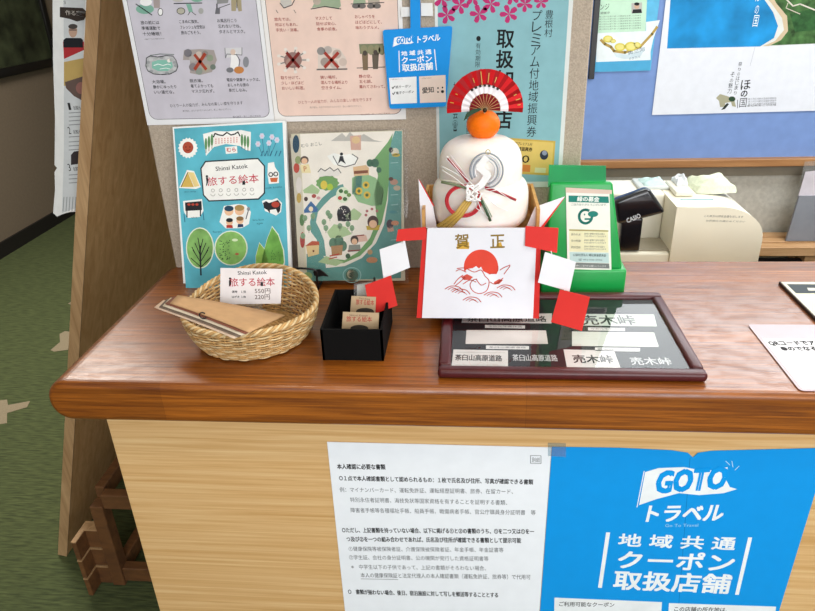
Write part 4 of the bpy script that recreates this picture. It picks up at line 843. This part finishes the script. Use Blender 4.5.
for i in range(6):
    a = i * .52; cord('white_knot', [(474 + 8.0 * math.cos(a + q * .35) * (1 - .12 * (q % 2)), 193 + 7.6 * math.sin(a + q * .35 + i)) for q in range(10)], .0013, '#f5f3f1', .846 - .0006 * i)
# front sheet, red backing, wings
YS = 0.845
sr = Sheet((0, YS + .0025, 1.03), (0, -1, 0), (1, 0, 0)); s = Sheet((0, YS, 1.03), (0, -1, 0), (1, 0, 0))
MB().slab([sr.px(*p) for p in ((423, 230), (541, 230), (539, 318.5), (416.5, 318))], sr.n, .0012, M_RED).build('red_backing', t)
MB().slab([s.px(*p) for p in ((427.5, 228), (537, 228), (533, 318.5), (422, 318))], s.n, .0012, M_WP).build('front_sheet', t); fsh = bpy.data.objects['front_sheet']
s.text('賀', (456, 248.5), (469.5, 247.5), 14, '#8a6f2a', 2, .02, 'lettering'); s.text('正', (490.5, 248), (504.5, 247.5), 13, '#8a6f2a', 2, .02, 'lettering')
s.poly([(457, 249), (457, 244), (463, 242), (469, 242), (469, 249)], '#d6a843', 1); s.poly([(496, 248), (497, 243), (501, 242), (503, 248)], '#d6a843', 1)
s.ell(481, 267, 17.2, 17.5, '#e04a38', 1, n=40)
W0 = '#ececf2'
s.poly([(461, 276), (467, 269), (473, 268), (476, 266), (479, 268.5), (481, 266.5), (483, 271), (489, 274), (497, 274), (499, 281), (490, 293), (478, 294), (468, 290), (462, 283)], W0, 2)
s.curve([(457, 268.5), (465, 268), (474, 272), (481, 270), (485, 276), (489, 281), (487, 290), (480, 293.5), (473, 291), (470, 285), (473, 280), (477, 279)], .9, '#cf4638', 3)
for pts in ([(454, 284), (458, 279), (463, 275)], [(455, 286), (461, 281), (465, 277)], [(463, 284), (470, 280), (476, 282)], [(476, 279), (481, 285), (486, 283)], [(489, 274), (497, 272), (498, 266)], [(500, 270), (504, 267.5), (510, 265)], [(504, 274), (507, 270), (510, 266)], [(490, 282), (496, 284), (503, 278)], [(456, 271), (460, 269.5), (466, 272)]): s.curve(pts, .9, '#cf4638', 3)
s.poly([(461, 277), (467, 274), (473, 277), (470, 280), (464, 280)], '#d8584a', 3); s.poly([(494, 282), (499, 279), (503, 280), (499, 284), (494, 284)], '#d8584a', 3)
for (x, y) in ((445, 289), (452, 292), (463, 300), (484, 295), (497, 288)):
    s.curve([(x, y), (x + 6, y - 3), (x + 14, y - 2), (x + 18, y + 2)], .9, '#cf4638', 3); s.curve([(x + 3, y + .6), (x + 7, y - 1.4), (x + 13, y + .5)], .8, '#cf4638', 3); s.curve([(x + 6, y + 1.4), (x + 10, y - .2), (x + 15, y + 2.4)], .6, '#cf4638', 3)
s.build(fsh)
# paper corner wings
for pts, ed in ((((418.5, 179), (421, 228), (437, 228), (433, 206)), ((418.5, 179), (420.5, 181), (434.5, 206), (433, 206))), (((565, 196.5), (535, 207), (526, 228), (541, 228)), ((565, 196.5), (563, 200), (543, 228), (540, 228)))):
    sw = Sheet((0, .888, 1.1), (0, -1, .12), (1, 0, 0)); mb = MB(); mb.slab([sw.px(*p) for p in pts], sw.n, .0008, M_WP); mb.slab([sw.p3(*sw.uv(*p), 3) for p in ed], sw.n, .0002, M_RED); mb.build('paper_wing', t)
# zigzag streamers, square by square
for sq in ((((398, 229.5), (426, 227), (426.5, 239.5), (396, 241.5)), RED, .841), (((379.5, 249.5), (405, 241), (410, 267.5), (383.5, 278.5)), '#ececf0', .838), (((365, 285), (391, 275.5), (397.5, 305.5), (370, 315.5)), RED, .835),
           (((525.5, 226), (558.5, 228), (557, 253), (525, 246)), RED, .8385), (((545, 252), (576, 262), (569.5, 291.5), (538, 282.5)), '#ececf0', .828), (((560, 289.5), (590, 297), (582, 331), (551, 322)), RED, .814)):
    sw = Sheet((0, sq[2], 1.05), (0, -1, .1 if sq[2] != .814 else .04), (1, 0, 0)); MB().slab([sw.px(*p) for p in sq[0]], sw.n, .0006, P(sq[1], .55, .02)).build('streamer_square', t)
for pts, Y in (([(404, 241), (402, 243.5)], .8395), ([(386, 277), (384, 280)], .8365), ([(551, 251), (552, 255)], .8333), ([(564, 290), (566, 292)], .8215)):
    MB().tube([atY(*pts[0], Y + .001), atY(*pts[1], Y - .001)], .0006, P('#e4e2e2', .6)).build('streamer_thread', t)

# ---- green donation box
GRN = '#0f9a45'
t = thing('donation_box', 'bright green plastic collection box with white information label', 'donation box', (0.18, 1.01, ZT))
MGn = P(GRN, 0.35, .05, 20, Subsurface_Weight=0.05)
mb = MB(); mb.box(0.110, 0.2375, 0.965, 1.060, ZT + .0005, ZT + .041, MGn, .004, 3); mb.build('base', t)
bm = bmesh.new(); vs = [bm.verts.new(p) for p in ((0.116, .969, ZT + .04), (0.2315, .969, ZT + .04), (0.2315, 1.056, ZT + .04), (0.116, 1.056, ZT + .04), (0.118, .985, 1.118), (0.2075, .985, 1.118), (0.2075, .998, 1.117), (0.118, .998, 1.117))]
for f in ((0, 1, 5, 4), (1, 2, 6, 5), (2, 3, 7, 6), (3, 0, 4, 7), (4, 5, 6, 7), (3, 2, 1, 0)): bm.faces.new([vs[i] for i in f])
bmesh.ops.bevel(bm, geom=bm.edges[:], offset=.004, segments=3, profile=.5, affect='EDGES'); mb = MB(); mb.bm(bm, MGn, True); mb.build('body', t)
s = Sheet((0.17, 0.9672, ZT + .04), (0, -0.133, 0.016), (1, 0, 0)); s.o = s.o + s.n * .0004
gft = glass('green_film', lin('#5fd89a'), 0.1, 0.3)
sf = Sheet((0, 0.9915, 1.13), (0, -1, 0), (1, 0, 0))
MB().slab([sf.px(*p) for p in ((549, 165), (606, 166), (606, 186), (548, 187))], sf.n, .002, gft).build('clear_green_flap', t)
MB().slab([s.p3(*s.uv(*p)) for p in ((566, 190.5), (609.5, 192.5), (611.5, 270.5), (567.5, 269))], s.n, .0006, P('#e6ebdf', .4)).build('label', t); lbl = bpy.data.objects['label']
TG = '#1f7f72'
s.poly([(565.5, 187.5), (612, 190), (612, 194), (566, 192.5)], '#d8c3b4', 2, 'tape')
s.poly([(568.5, 195.5), (608.5, 196.5), (609, 203), (568.5, 202)], TG, 2); s.text('緑の募金', (577, 201.3), (599, 201.8), 5, '#e8f1ea', 4, .03); s.text('ご協力ありがとうございます。', (571, 205.5), (607, 206), 2.2, '#2d5a54', 4)
s.arc(585.5, 216.5, 6.4, 6.8, -35, 300, 2.6, TG, 3, n=22); s.ell(593, 214, 5.2, 3.0, TG, 4); s.line([(585, 219), (591, 219)], 1.8, TG, 4); s.ell(584.5, 214.5, .7, .9, TG, 4)
s.poly([(569, 229), (608, 230), (608.5, 252.5), (569.5, 251.5)], '#e3e3bb', 2); s.line([(569.5, 230), (608, 231)], 1.5, '#a9a46a', 3)
for i, tx in enumerate(('使われ方', '受付期間', '取扱団体')): s.text(tx, (571, 235.5 + 6.4 * i), (580.5, 235.7 + 6.4 * i), 2.4, '#3d4a44', 4); s.text('森林の整備や緑化活動に', (584, 234.5 + 6.4 * i), (605, 234.9 + 6.4 * i), 1.8, '#59615c', 4); s.text('大切に使わせていただきます', (584, 237 + 6.4 * i), (606, 237.4 + 6.4 * i), 1.8, '#59615c', 4)
s.poly([(569.5, 252), (608.5, 253), (609, 263), (570, 262)], '#bcd8d4', 2); s.text('公益社団法人 緑化推進委員会', (573, 256), (606, 256.7), 2.6, '#22403c', 4, .01); s.text('☎ 052-000-0000', (578, 260.5), (602, 261), 2, '#33524e', 4)
s.poly([(570, 262.5), (609, 263.5), (609.5, 268.5), (570, 267.5)], '#77807c', 2); s.text('皆様のご協力をお願いいたします', (574, 266.5), (606, 267.2), 2, '#d9dedb', 4)
s.build(lbl)

# ---- cards at the right end of the counter
s = Sheet((0.5, .8, ZT + .0016), (0, 0, 1), (1, 0, 0))
cu = [s.uv(747.5, 325), s.uv(800, 392)]
xl, yb, yt = 0.3845, 0.700, 0.866
t = thing('laminated_card', 'white laminated information card lying flat at the right front of the counter', 'card', (0.45, 0.78, ZT))
pl = rnd([(xl - .5, yb - .8), (xl + .125 - .5, yb - .8), (xl + .125 - .5, yt - .8), (xl - .5, yt - .8)], .006)
MB().slab([s.p3(a, b) for a, b in pl], s.n, .0008, P('#b99fa4', .3, .05, 25)).build('laminate', t)
s.polyuv([(xl + .004 - .5, yb + .004 - .8), (xl + .121 - .5, yb + .004 - .8), (xl + .121 - .5, yt - .040 - .8), (xl + .004 - .5, yt - .040 - .8)], '#ece9ea', 2, 'paper_insert')
s.text('QRコードでアンケート', (771, 346), (846, 345.5), 4.6, '#1f1b1c', 4, .035); s.text('●のでなるべく回答', (783, 351), (850, 350.5), 4, '#1f1b1c', 4, .04)
s.build(t)
t = thing('dark_edged_card', 'cream card with dark band on thick dark board at right rear of counter', 'card', (0.53, .94, ZT))
MB().box(0.479, 0.60, 0.875, 1.004, ZT + .0005, ZT + .005, P('#3a2620', .5)).build('board', t)
s = Sheet((0.53, .94, ZT + .0052), (0, 0, 1), (1, 0, 0))
s.polyuv([(-.049, -.063), (.068, -.063), (.068, .062), (-.049, .062)], '#e6dfc2', 1); s.polyuv([(-.044, .020), (.068, .020), (.068, .052), (-.044, .054)], '#3d4448', 2); s.polyuv([(-.022, .030), (.06, .028), (.06, .036), (-.020, .040)], '#dcd6c4', 3); s.polyuv([(-.012, .012), (.068, .010), (.068, .021), (-.010, .021)], '#4a5054', 3)
s.build(t)

# ---- lower posters on the oak front
YP = 0.7246
s = Sheet((0, YP - .0016, 0.7), (0, -1, 0), (1, 0, 0))
q = [s.uv(327, 442), s.uv(551.5, 447.5)]
zt0, zt1 = q[0][1], q[1][1]
o = paper('document_notice', 'large white sheet of printed identity document rules on the oak front', 'notice', s, [(q[0][0], zt0), (q[0][0] - .0005, zt0 - .42), (q[1][0] - .0005, zt0 - .42), (q[1][0], zt1)], .0008, '#f2f5fa')
K = '#17181a'; KK = '#4a4c50'
def ln(tx, x0, x1, y0, y1, h=5.0, c=K, b=0.0): s.text(tx, (x0, y0), (x1, y1), h, c, 2, b)
ln('本人確認に必要な書類', 337.5, 385.5, 469, 469.5, 5.2, K, .025)
s.line([(530.5, 455.5), (541, 455.7), (541, 463.5), (530.5, 463.2)], .6, '#6a6c70', 2, closed=True); ln('別紙', 531.8, 540, 462.3, 462.5, 5, KK)
ln('○１点で本人確認書類として認められるもの：１枚で氏名及び住所、写真が確認できる書類', 339.5, 533, 480.5, 484.5, 5.0, K, .022)
ln('例：マイナンバーカード、運転免許証、運転経歴証明書、旅券、在留カード、', 340, 513, 492, 494, 4.8, KK)
ln('特別永住者証明書、海技免状等国家資格を有することを証明する書類、', 350.5, 507, 502, 505, 4.8, KK)
ln('障害者手帳等各種福祉手帳、船員手帳、戦傷病者手帳、官公庁職員身分証明書　等', 351, 535.5, 512.5, 515, 4.8, KK)
ln('○ただし、上記書類を持っていない場合、以下に掲げる①と②の書類のうち、①を二つ又は①を一', 342.5, 534, 532.5, 534, 5.0, K, .022)
ln('つ及び②を一つの組み合わせであれば、氏名及び住所が確認できる書類として提示可能', 347, 521, 541.5, 543, 5.0, K, .022)
ln('①健康保険等被保険者証、介護保険被保険者証、年金手帳、年金証書等', 349, 503.5, 551, 552.3, 4.6, KK)
ln('②学生証、会社の身分証明書、公の機関が発行した資格証明書等', 349.5, 488.5, 559.5, 561, 4.6, KK)
ln('※　中学生以下の子供であって、上記の書類がそろわない場合、', 351.5, 486, 569, 570.5, 4.6, KK)
ln('本人の健康保険証と法定代理人の本人確認書類（運転免許証、旅券等）で代用可', 361, 530.5, 577.5, 579.5, 4.8, '#33353a'); s.line([(361, 578.8), (398, 579.4)], .5, KK, 2)
ln('○　書類が揃わない場合、後日、宿泊施設に対して写しを郵送等することとする', 348.5, 498, 594, 597.5, 4.8, K, .02)
s.build(o)
# blue coupon poster, folded down the middle
s = Sheet((0, YP - .0012, 0.7), (0, -1, 0), (1, 0, 0))
BL = '#0499ea'
pts = [s.uv(*p) for p in ((552, 447), (620, 448), (672, 450.5), (688, 453), (693, 457.5), (698, 453), (712, 451), (770, 449.5), (829, 448))]
pr_, pl_ = s.uv(795, 611), s.uv(541, 611)
kr = (pr_[0] - pts[-1][0]) / (pr_[1] - pts[-1][1])
bot = pts[0][1] - .50
pts = [(s.uv(552, 447)[0], bot)] + pts + [(pts[-1][0] - .004, bot)]
o = paper('coupon_poster', 'large bright blue coupon shop poster with white lettering on the oak front', 'poster', s, pts[::-1], .0008, BL, rough=.4)
s.line([(690, 458), (676, 640)], .5, '#1178bb', 1)
goto_logo(s, (638, 467), 1.02, 1.0, BL)
s.text('トラベル', (646, 521.5), (721, 520.5), 15.5, WH, 3, .035, shear=.12); s.text('Go To Travel', (665, 527), (698, 526.5), 3, '#9fd4f0', 3)
s.line([(608, 533), (600, 587)], 4.0, WH, 3); s.line([(750, 538), (737, 594)], 4.0, WH, 3)
s.text('地 域 共 通', (618, 546), (734, 550), 12.5, WH, 3, .03); s.text('クーポン', (617.5, 567.5), (732, 571), 17, WH, 3, .03); s.text('取扱店舗', (613, 589), (728, 593.5), 18.5, WH, 3, .03)
s.poly([(554.5, 597.5), (662, 602), (655, 700), (552, 700)], '#eef2f4', 3); s.poly([(669, 603), (776, 606.5), (765, 700), (662, 700)], '#eef2f4', 3)
s.text('ご利用可能なクーポン', (559, 606), (614, 607), 4.6, '#333333', 5, .01); s.text('この店舗の所在地は、', (674, 611), (727, 612), 4.6, '#333333', 5, .01)
s.build(o)
st = Sheet((0, YP - .0022, 0.7), (0, -1, 0), (1, 0, 0))
MB().slab([st.px(*p) for p in ((548, 443), (566, 443.5), (566, 457), (548, 456))], st.n, .0003, glass('clear_tape', (0.86, 0.9, 0.92, 1), .15, .06)).build('tape', o)

# ================================================================ office behind the opening
YO = 2.0
# slatted wooden bench
TZ = atY(760, 232, 1.985).z
t = thing('slatted_table', 'light wooden slatted table at the back wall behind the cash register', 'table', (1.3, 1.9, 0))
yb0 = atZ(790, 248, TZ).y
nsl = 3; wy = (1.99 - yb0) / nsl
for i in range(nsl):
    for (xa, xb) in ((0.62, 0.985), (0.995, 2.2)): MB().box(xa, xb, yb0 + wy * i + .006, yb0 + wy * (i + 1) - .006, TZ - .028, TZ, M_SLAT, .002, 1).build('slat', t)
for xa in (0.66, 0.95, 1.6, 2.15): MB().box(xa, xa + .05, yb0 + .02, yb0 + .06, 0, TZ - .028, M_SLAT).build('leg', t); MB().box(xa, xa + .05, 1.93, 1.97, 0, TZ - .028, M_SLAT).build('leg', t)
MB().box(0.66, 2.2, yb0 + .03, yb0 + .05, TZ - .10, TZ - .05, P('#1b1715', .7)).build('under_table_shade', t)  # near-black bar standing in for the shade under the table edge
# notice board
t = thing('notice_board', 'large blue notice board with a wooden bottom rail on the office wall', 'notice board', (0.9, 1.98, 0.87))
MB().box(0.10, 1.7, 1.985, 1.999, 0.90, 1.40, P('#7a96cc', .75, .05, 30)).build('panel', t)
MB().box(0.10, 1.7, 1.962, 1.999, 0.878, 0.90, M_RAIL, .002, 1).build('bottom_rail', t)
MB().box(0.10, 1.7, 1.965, 1.999, 1.40, 1.42, M_RAIL, .002, 1).build('top_rail', t)
MB().box(0.10, 1.7, 1.992, 1.999, 0.845, 0.878, P('#8a8272', .8)).build('rail_shade_strip', t)  # darker strip coloured as the shade under the rail
# sea poster
s = Sheet((0.7, 1.982, 1.2), (0, -1, 0), (1, 0, 0))
q = [s.uv(652, 115), s.uv(668.5, 0), s.uv(815, 108.5)]
xl, zb_, zr = q[0][0], q[0][1], q[2][1]
o = paper('sea_poster', 'large white poster with an aerial beach photograph on the blue notice board', 'poster', s, [(xl, zb_), (xl + .60, zb_ + .004), (xl + .60, zb_ + .37), (xl, zb_ + .37)], .001, '#e3e6ee', var=.03)
s.poly([(667, 48.5), (672, -22), (900, -22), (900, 36), (815, 44), (760, 46.5)], '#1c8ccc', 1, var=.38, scale=11)
s.poly([(755, -22), (762, -4), (773, 12), (778, 26), (774, 38), (760, 46.5), (815, 44), (900, 40), (900, -22)], '#d9dbd6', 2)
s.poly([(770, -22), (775, 2), (787, 16), (788, 30), (780, 40), (768, 45.5), (815, 43.5), (900, 40), (900, -22)], '#426638', 3, var=.6, scale=45)
s.poly([(762, -8), (772, 4), (782, 18), (784, 30), (775, 41), (763, 46), (769, 46), (781, 40), (788, 31), (787, 16), (776, 3), (770, -10)], '#cdb99a', 4)
s.line([(785, -2), (793, 6), (800, 4), (815, 10)], 1.3, '#d8d2c4', 5); s.line([(788, 3), (786, 8), (800, 14)], .8, '#c9c2b0', 5)
s.poly([(790, 14), (815, 8), (830, 20), (815, 30), (795, 32)], '#2f5a30', 4, var=.4, scale=60)
s.vtext('ほの国', (758.5, -10), (754.5, 28), 5, '#e4f0f6', 6)
s.line([(755, 47), (750, 66)], .4, '#b9bcc4', 2)
s.vtext('祭りのはじまり', (740.5, 62), (735, 95), 3.6, '#3d3f46', 3); s.vtext('その魅力', (733, 72), (729, 94), 4.2, '#3d3f46', 3)
s.text('ほ', (740.5, 90), (750, 89), 9.5, '#2b2c30', 3, .01); s.text('の', (740.5, 97), (747, 96.5), 6, '#2b2c30', 3, .03); s.text('国', (739, 107.5), (746, 107), 9, '#44464c', 3)
s.poly([(716, 98), (720, 94), (727, 96), (734, 99), (736, 107), (732, 106), (731, 102), (725, 103), (726, 107), (720, 107), (719, 101)], '#a9a68c', 3); s.ell(732, 99, 3.4, 2.6, '#2f4a34', 4); s.poly([(721, 110), (727, 103), (729, 104), (725, 109)], '#26302a', 4); s.line([(737.5, 100), (737.5, 108)], .6, '#44464c', 3)
for j in range(3): s.text('東三河広域観光協議会事務局', (748, 100 + j * 2.6), (776, 99 + j * 2.4), 1.9, '#8a8d94', 3)
s.text('愛知県東三河地域', (747, 106.8), (776, 105.6), 1.8, '#33353a', 3)
s.build(o)
# flyer
q = [s.uv(589, 73), s.uv(650, 70.5)]
s = Sheet((0.4, 1.981, 1.2), (0, -1, 0), (1, 0, 0)); q = [s.uv(594, 72), s.uv(650.5, 70.5)]
o = paper('pale_flyer', 'mint green and sky blue flyer with a golden spoon picture on the notice board', 'flyer', s, [(q[0][0], q[0][1]), (q[1][0], q[1][1]), (q[1][0] + .003, q[1][1] + .25), (q[0][0], q[0][1] + .25)], .001, '#5fb4dc', var=.12)
s.poly([(596, 62), (650.5, 60), (650.5, 52), (653, 40), (660, 20), (646, 22), (646, 31), (597, 33)], '#e6eef0', 2); s.poly([(597, -22), (648, -22), (645.5, 31), (596.5, 33)], '#c3e4cc', 3)
s.poly([(594.5, 62.5), (650.5, 60.5), (650, 70), (594, 71.5)], '#4fa6d2', 3)
s.text('ンジ', (600, 10), (609, 9.5), 6, '#3d5a48', 4); s.text('開催中', (600.5, 14.5), (609.5, 14), 2.6, '#4d5a50', 4)
for y in (17.5, 20, 22.5, 25, 27.5, 30): s.text('奥三河の山里で育った農産物を使った料理を', (599, y), (641, y - 1.4), 1.4, '#5f7a68', 4)
s.poly([(631.5, 3), (642, 2.4), (642, 13), (631.5, 13.5)], '#b9b9b4', 4); s.ell(636.8, 6, 2.6, 3, '#c9a890', 5); s.ell(636.8, 4, 2.7, 1.6, '#222222', 6); s.poly([(632, 13.4), (633, 9.5), (641, 9), (642, 13)], '#26282a', 6)
s.line([(601, 40), (605, 44), (611, 47), (614, 51), (625, 52.5), (640, 47), (652, 34), (657, 27)], 2.6, '#b79a52', 4)
for x, y, r in ((608, 39, 5), (613, 41, 3), (620, 47, 5.5), (631, 46.5, 6.5), (637, 45, 4)): s.ell(x, y, r, r * .72, '#d9cc5a', 5); s.ell(x, y, r * .7, r * .48, '#e6dc86', 6)
s.poly([(614, 53), (628, 54.5), (645, 49), (640, 57), (625, 59), (616, 57)], '#cfdfe6', 4); s.text('奥三河', (628, 55), (645, 51), 4, '#4d6a86', 6); s.text('のびスパ', (629, 60), (640, 58), 2.6, '#4d6a86', 6)
s.build(o)
tag(MB().box(0.3225, 0.3375, 1.972, 1.984, 1.125, 1.39, M_BLK, .001, 1).build('black_strip'), 'narrow vertical black strip at the left edge of the pale flyer', 'strip')

# cash register
t = thing('cash_register', 'cream cash register with black swivel customer display behind the counter', 'cash register', (0.40, 1.45, 0.72))
MC = P('#f3ecd6', .38, .02, 15); MC2 = P('#e4dfce', .45, .02)
bm = bmesh.new(); prof = [(0.4105, .735), (0.4105, .966)]
for i in range(13): a = math.pi / 2 * (1 - i / 12); prof.append((.490 + .096 * math.cos(a), .898 + .068 * math.sin(a)))
for i in range(7): a = -math.pi / 2 * i / 6; prof.append((.556 + .030 * math.cos(a), .775 + .040 * math.sin(a)))
f_ = [bm.verts.new((x, 1.333, z)) for x, z in prof]; k_ = [bm.verts.new((x, 1.525, z)) for x, z in prof]
bm.faces.new(f_); bm.faces.new(k_[::-1])
for i in range(len(prof)): j = (i + 1) % len(prof); bm.faces.new((f_[i], k_[i], k_[j], f_[j]))
ed = [e for e in bm.edges if abs(e.verts[0].co.y - 1.333) < 1e-5 and abs(e.verts[1].co.y - 1.333) < 1e-5 and e.verts[0].co.z > .77 and max(e.verts[0].co.x, e.verts[1].co.x) > .42]
bmesh.ops.bevel(bm, geom=ed, offset=.020, segments=6, profile=.5, affect='EDGES', clamp_overlap=True)
mb = MB(); mb.bm(bm, MC, True); ob = mb.build('printer_housing', t)
for p in ob.data.polygons: p.use_smooth = p.area < .003
mb = MB(); mb.box(0.23, 0.4105, 1.335, 1.53, .735, .868, MC, .006, 3); mb.build('base_body', t)
mb = MB(); mb.box(0.23, 0.4105, 1.42, 1.53, .866, .968, MC2, .006, 3); mb.build('recess_wall', t)
MB().box(0.24, 0.4105, 1.345, 1.415, .868, .871, P('#a59c88', .6)).build('recess_floor', t)
MB().box(0.205, 0.5835, 1.32, 1.62, .7205, .735, MC2, .003, 2).build('cash_drawer', t)
pa, pb = atY(697, 181, 1.42), atY(690, 207, 1.36)
s = Sheet((0.48, 1.3328, .9), (0, -1, 0), (1, 0, 0))
# sloped upper label strip: printed lines on the front
s.text('この表示は領収金額を示します', (704, 217), (743, 218), 2.2, '#6a675c', 2); s.text('お釣銭をお確かめください', (706, 221.5), (745, 222.5), 1.8, '#6a675c', 2)
s.build(t)
MB().box(0.43, 0.495, 1.379, 1.386, .9615, .9665, P('#7fa9b0', .4)).build('teal_strip', t)
MB().box(0.425, 0.462, 1.40, 1.49, .967, .977, MC2, .003, 2, M=None).build('printer_cover', t)
MB().box(0.36, 0.425, 1.45, 1.52, .966, .974, P('#c3c7c4', .5), .003, 2).build('key_panel', t)
# display head and pole
M_DB = P('#121319', .18, .1, Coat_Weight=.4)
tl, tr_, br, bl = atY(614, 201, 1.325), atY(650, 188, 1.325), atY(667, 213, 1.325), atY(618, 225.5, 1.325)
bm = bmesh.new(); q = (bl, br, tr_, tl); f_ = [bm.verts.new(p) for p in q]; k_ = [bm.verts.new(p + Vector((0, .034, -.004))) for p in q]
bm.faces.new(f_); bm.faces.new(k_[::-1])
for i in range(4): j = (i + 1) % 4; bm.faces.new((f_[i], k_[i], k_[j], f_[j]))
bmesh.ops.bevel(bm, geom=bm.edges[:], offset=.009, segments=5, profile=.5, affect='EDGES')
mb = MB(); mb.bm(bm, M_DB, True); hd = mb.build('display_head', t)
s = Sheet((bl.x, 1.325, bl.z), (0, -1, 0), (1, 0, 0))
s.text('CASIO', (627.5, 223), (641, 217.5), 4.6, '#d8dade', 5, .015); s.build(hd)
p0 = atY(632, 222, 1.345); MB().box(p0.x - .022, p0.x + .020, 1.338, 1.364, .8695, p0.z + .01, M_DB, .004, 3).build('display_pole', t)
# towel and slips on the register
def cloth(x0, x1, y0, y1, z, hgt, seed, mt, name, label, cat, droop=0.02, nx=26, ny=18):
    random.seed(seed); ph = [random.random() * 6 for _ in range(6)]; vs = []; fs = []
    for j in range(ny + 1):
        for i in range(nx + 1):
            u, v = i / nx, j / ny; ed = min(u, 1 - u, v, 1 - v) * 4; ed = min(1, ed) ** .35
            hh = hgt * ed * (.85 + .15 * math.sin(5 * u + ph[0]) * math.cos(4 * v + ph[1])) + hgt * .12 * ed * math.sin(9 * u + 5 * v + ph[2]) + hgt * .07 * ed * math.sin(15 * v - 8 * u + ph[3])
            vs.append((x0 + (x1 - x0) * (u + .03 * math.sin(7 * v + ph[4])), y0 + (y1 - y0) * (v + .05 * math.sin(6 * u + ph[5])), z + hh - droop * max(0, u - .75) * 2))
    for j in range(ny):
        for i in range(nx): fs.append([j * (nx + 1) + i, j * (nx + 1) + i + 1, (j + 1) * (nx + 1) + i + 1, (j + 1) * (nx + 1) + i])
    N = len(vs); vs += [(a, b, max(c - .006, z - droop)) for a, b, c in vs]; fs += [[q + N for q in f[::-1]] for f in fs]
    rim = list(range(nx + 1)) + [b * (nx + 1) + nx for b in range(1, ny + 1)] + [ny * (nx + 1) + a for a in range(nx - 1, -1, -1)] + [b * (nx + 1) for b in range(ny - 1, 0, -1)]
    for a in range(len(rim)): p, q = rim[a], rim[(a + 1) % len(rim)]; fs.append([p, q, q + N, p + N])
    return tag(MB().add(vs, fs, mt, True).build(name), label, cat)
cloth(0.472, 0.555, 1.42, 1.505, .9668, .026, 4, P('#d3d8bd', .95, .08, 220, .5), 'towel', 'folded pale greenish white towel lying on top of the cash register', 'towel', 0.0)
cloth(0.37, 0.424, 1.455, 1.52, .968, .014, 9, P('#b9d0cc', .7, .1, 90), 'crumpled_cloth', 'crumpled pale teal cloth on the register behind the black display', 'cloth', 0.0)
cloth(0.437, 0.460, 1.44, 1.49, .975, .020, 5, P('#dfe2e6', .6, .04), 'crumpled_slip', 'small crumpled white paper slip on the register beside the towel', 'paper', 0.0)
# grey leaflet holder at the right
s = Sheet((1.0, 1.905, TZ), (0, -1, 0.08), (1, 0, 0))
t = thing('leaflet_holder', 'grey leaflet holder with clear front pocket standing on the slatted table', 'holder', (1.05, 1.95, TZ))
a, b, c = s.uv(784.5, 249.5), s.uv(799.5, 196), s.uv(808, 165)
def hb(u, v): return (u, v)
MB().slab([s.p3(a[0], .0015), s.p3(a[0] + .17, .0015), s.p3(b[0] + .17, b[1]), s.p3(b[0], b[1])], s.n, .008, P('#8d9098', .5)).build('grey_front', t)
s3 = Sheet(s.o + Vector((0, .02, 0)), s.n, s.u)
MB().slab([s3.p3(b[0] - .002, .02), s3.p3(b[0] + .17, .02), s3.p3(b[0] + .175, c[1] + .01), s3.p3(c[0], c[1] + .004)], s.n, .002, g1).build('clear_pocket', t)
MB().slab([s.p3(b[0], b[1] - .004, -90), s.p3(b[0] + .165, b[1] - .004, -90), s.p3(b[0] + .165, c[1] - .005, -90), s.p3(c[0], c[1] - .02, -90)], s.n, .002, P('#d7cfd6', .5, .1, 30)).build('leaflets', t)
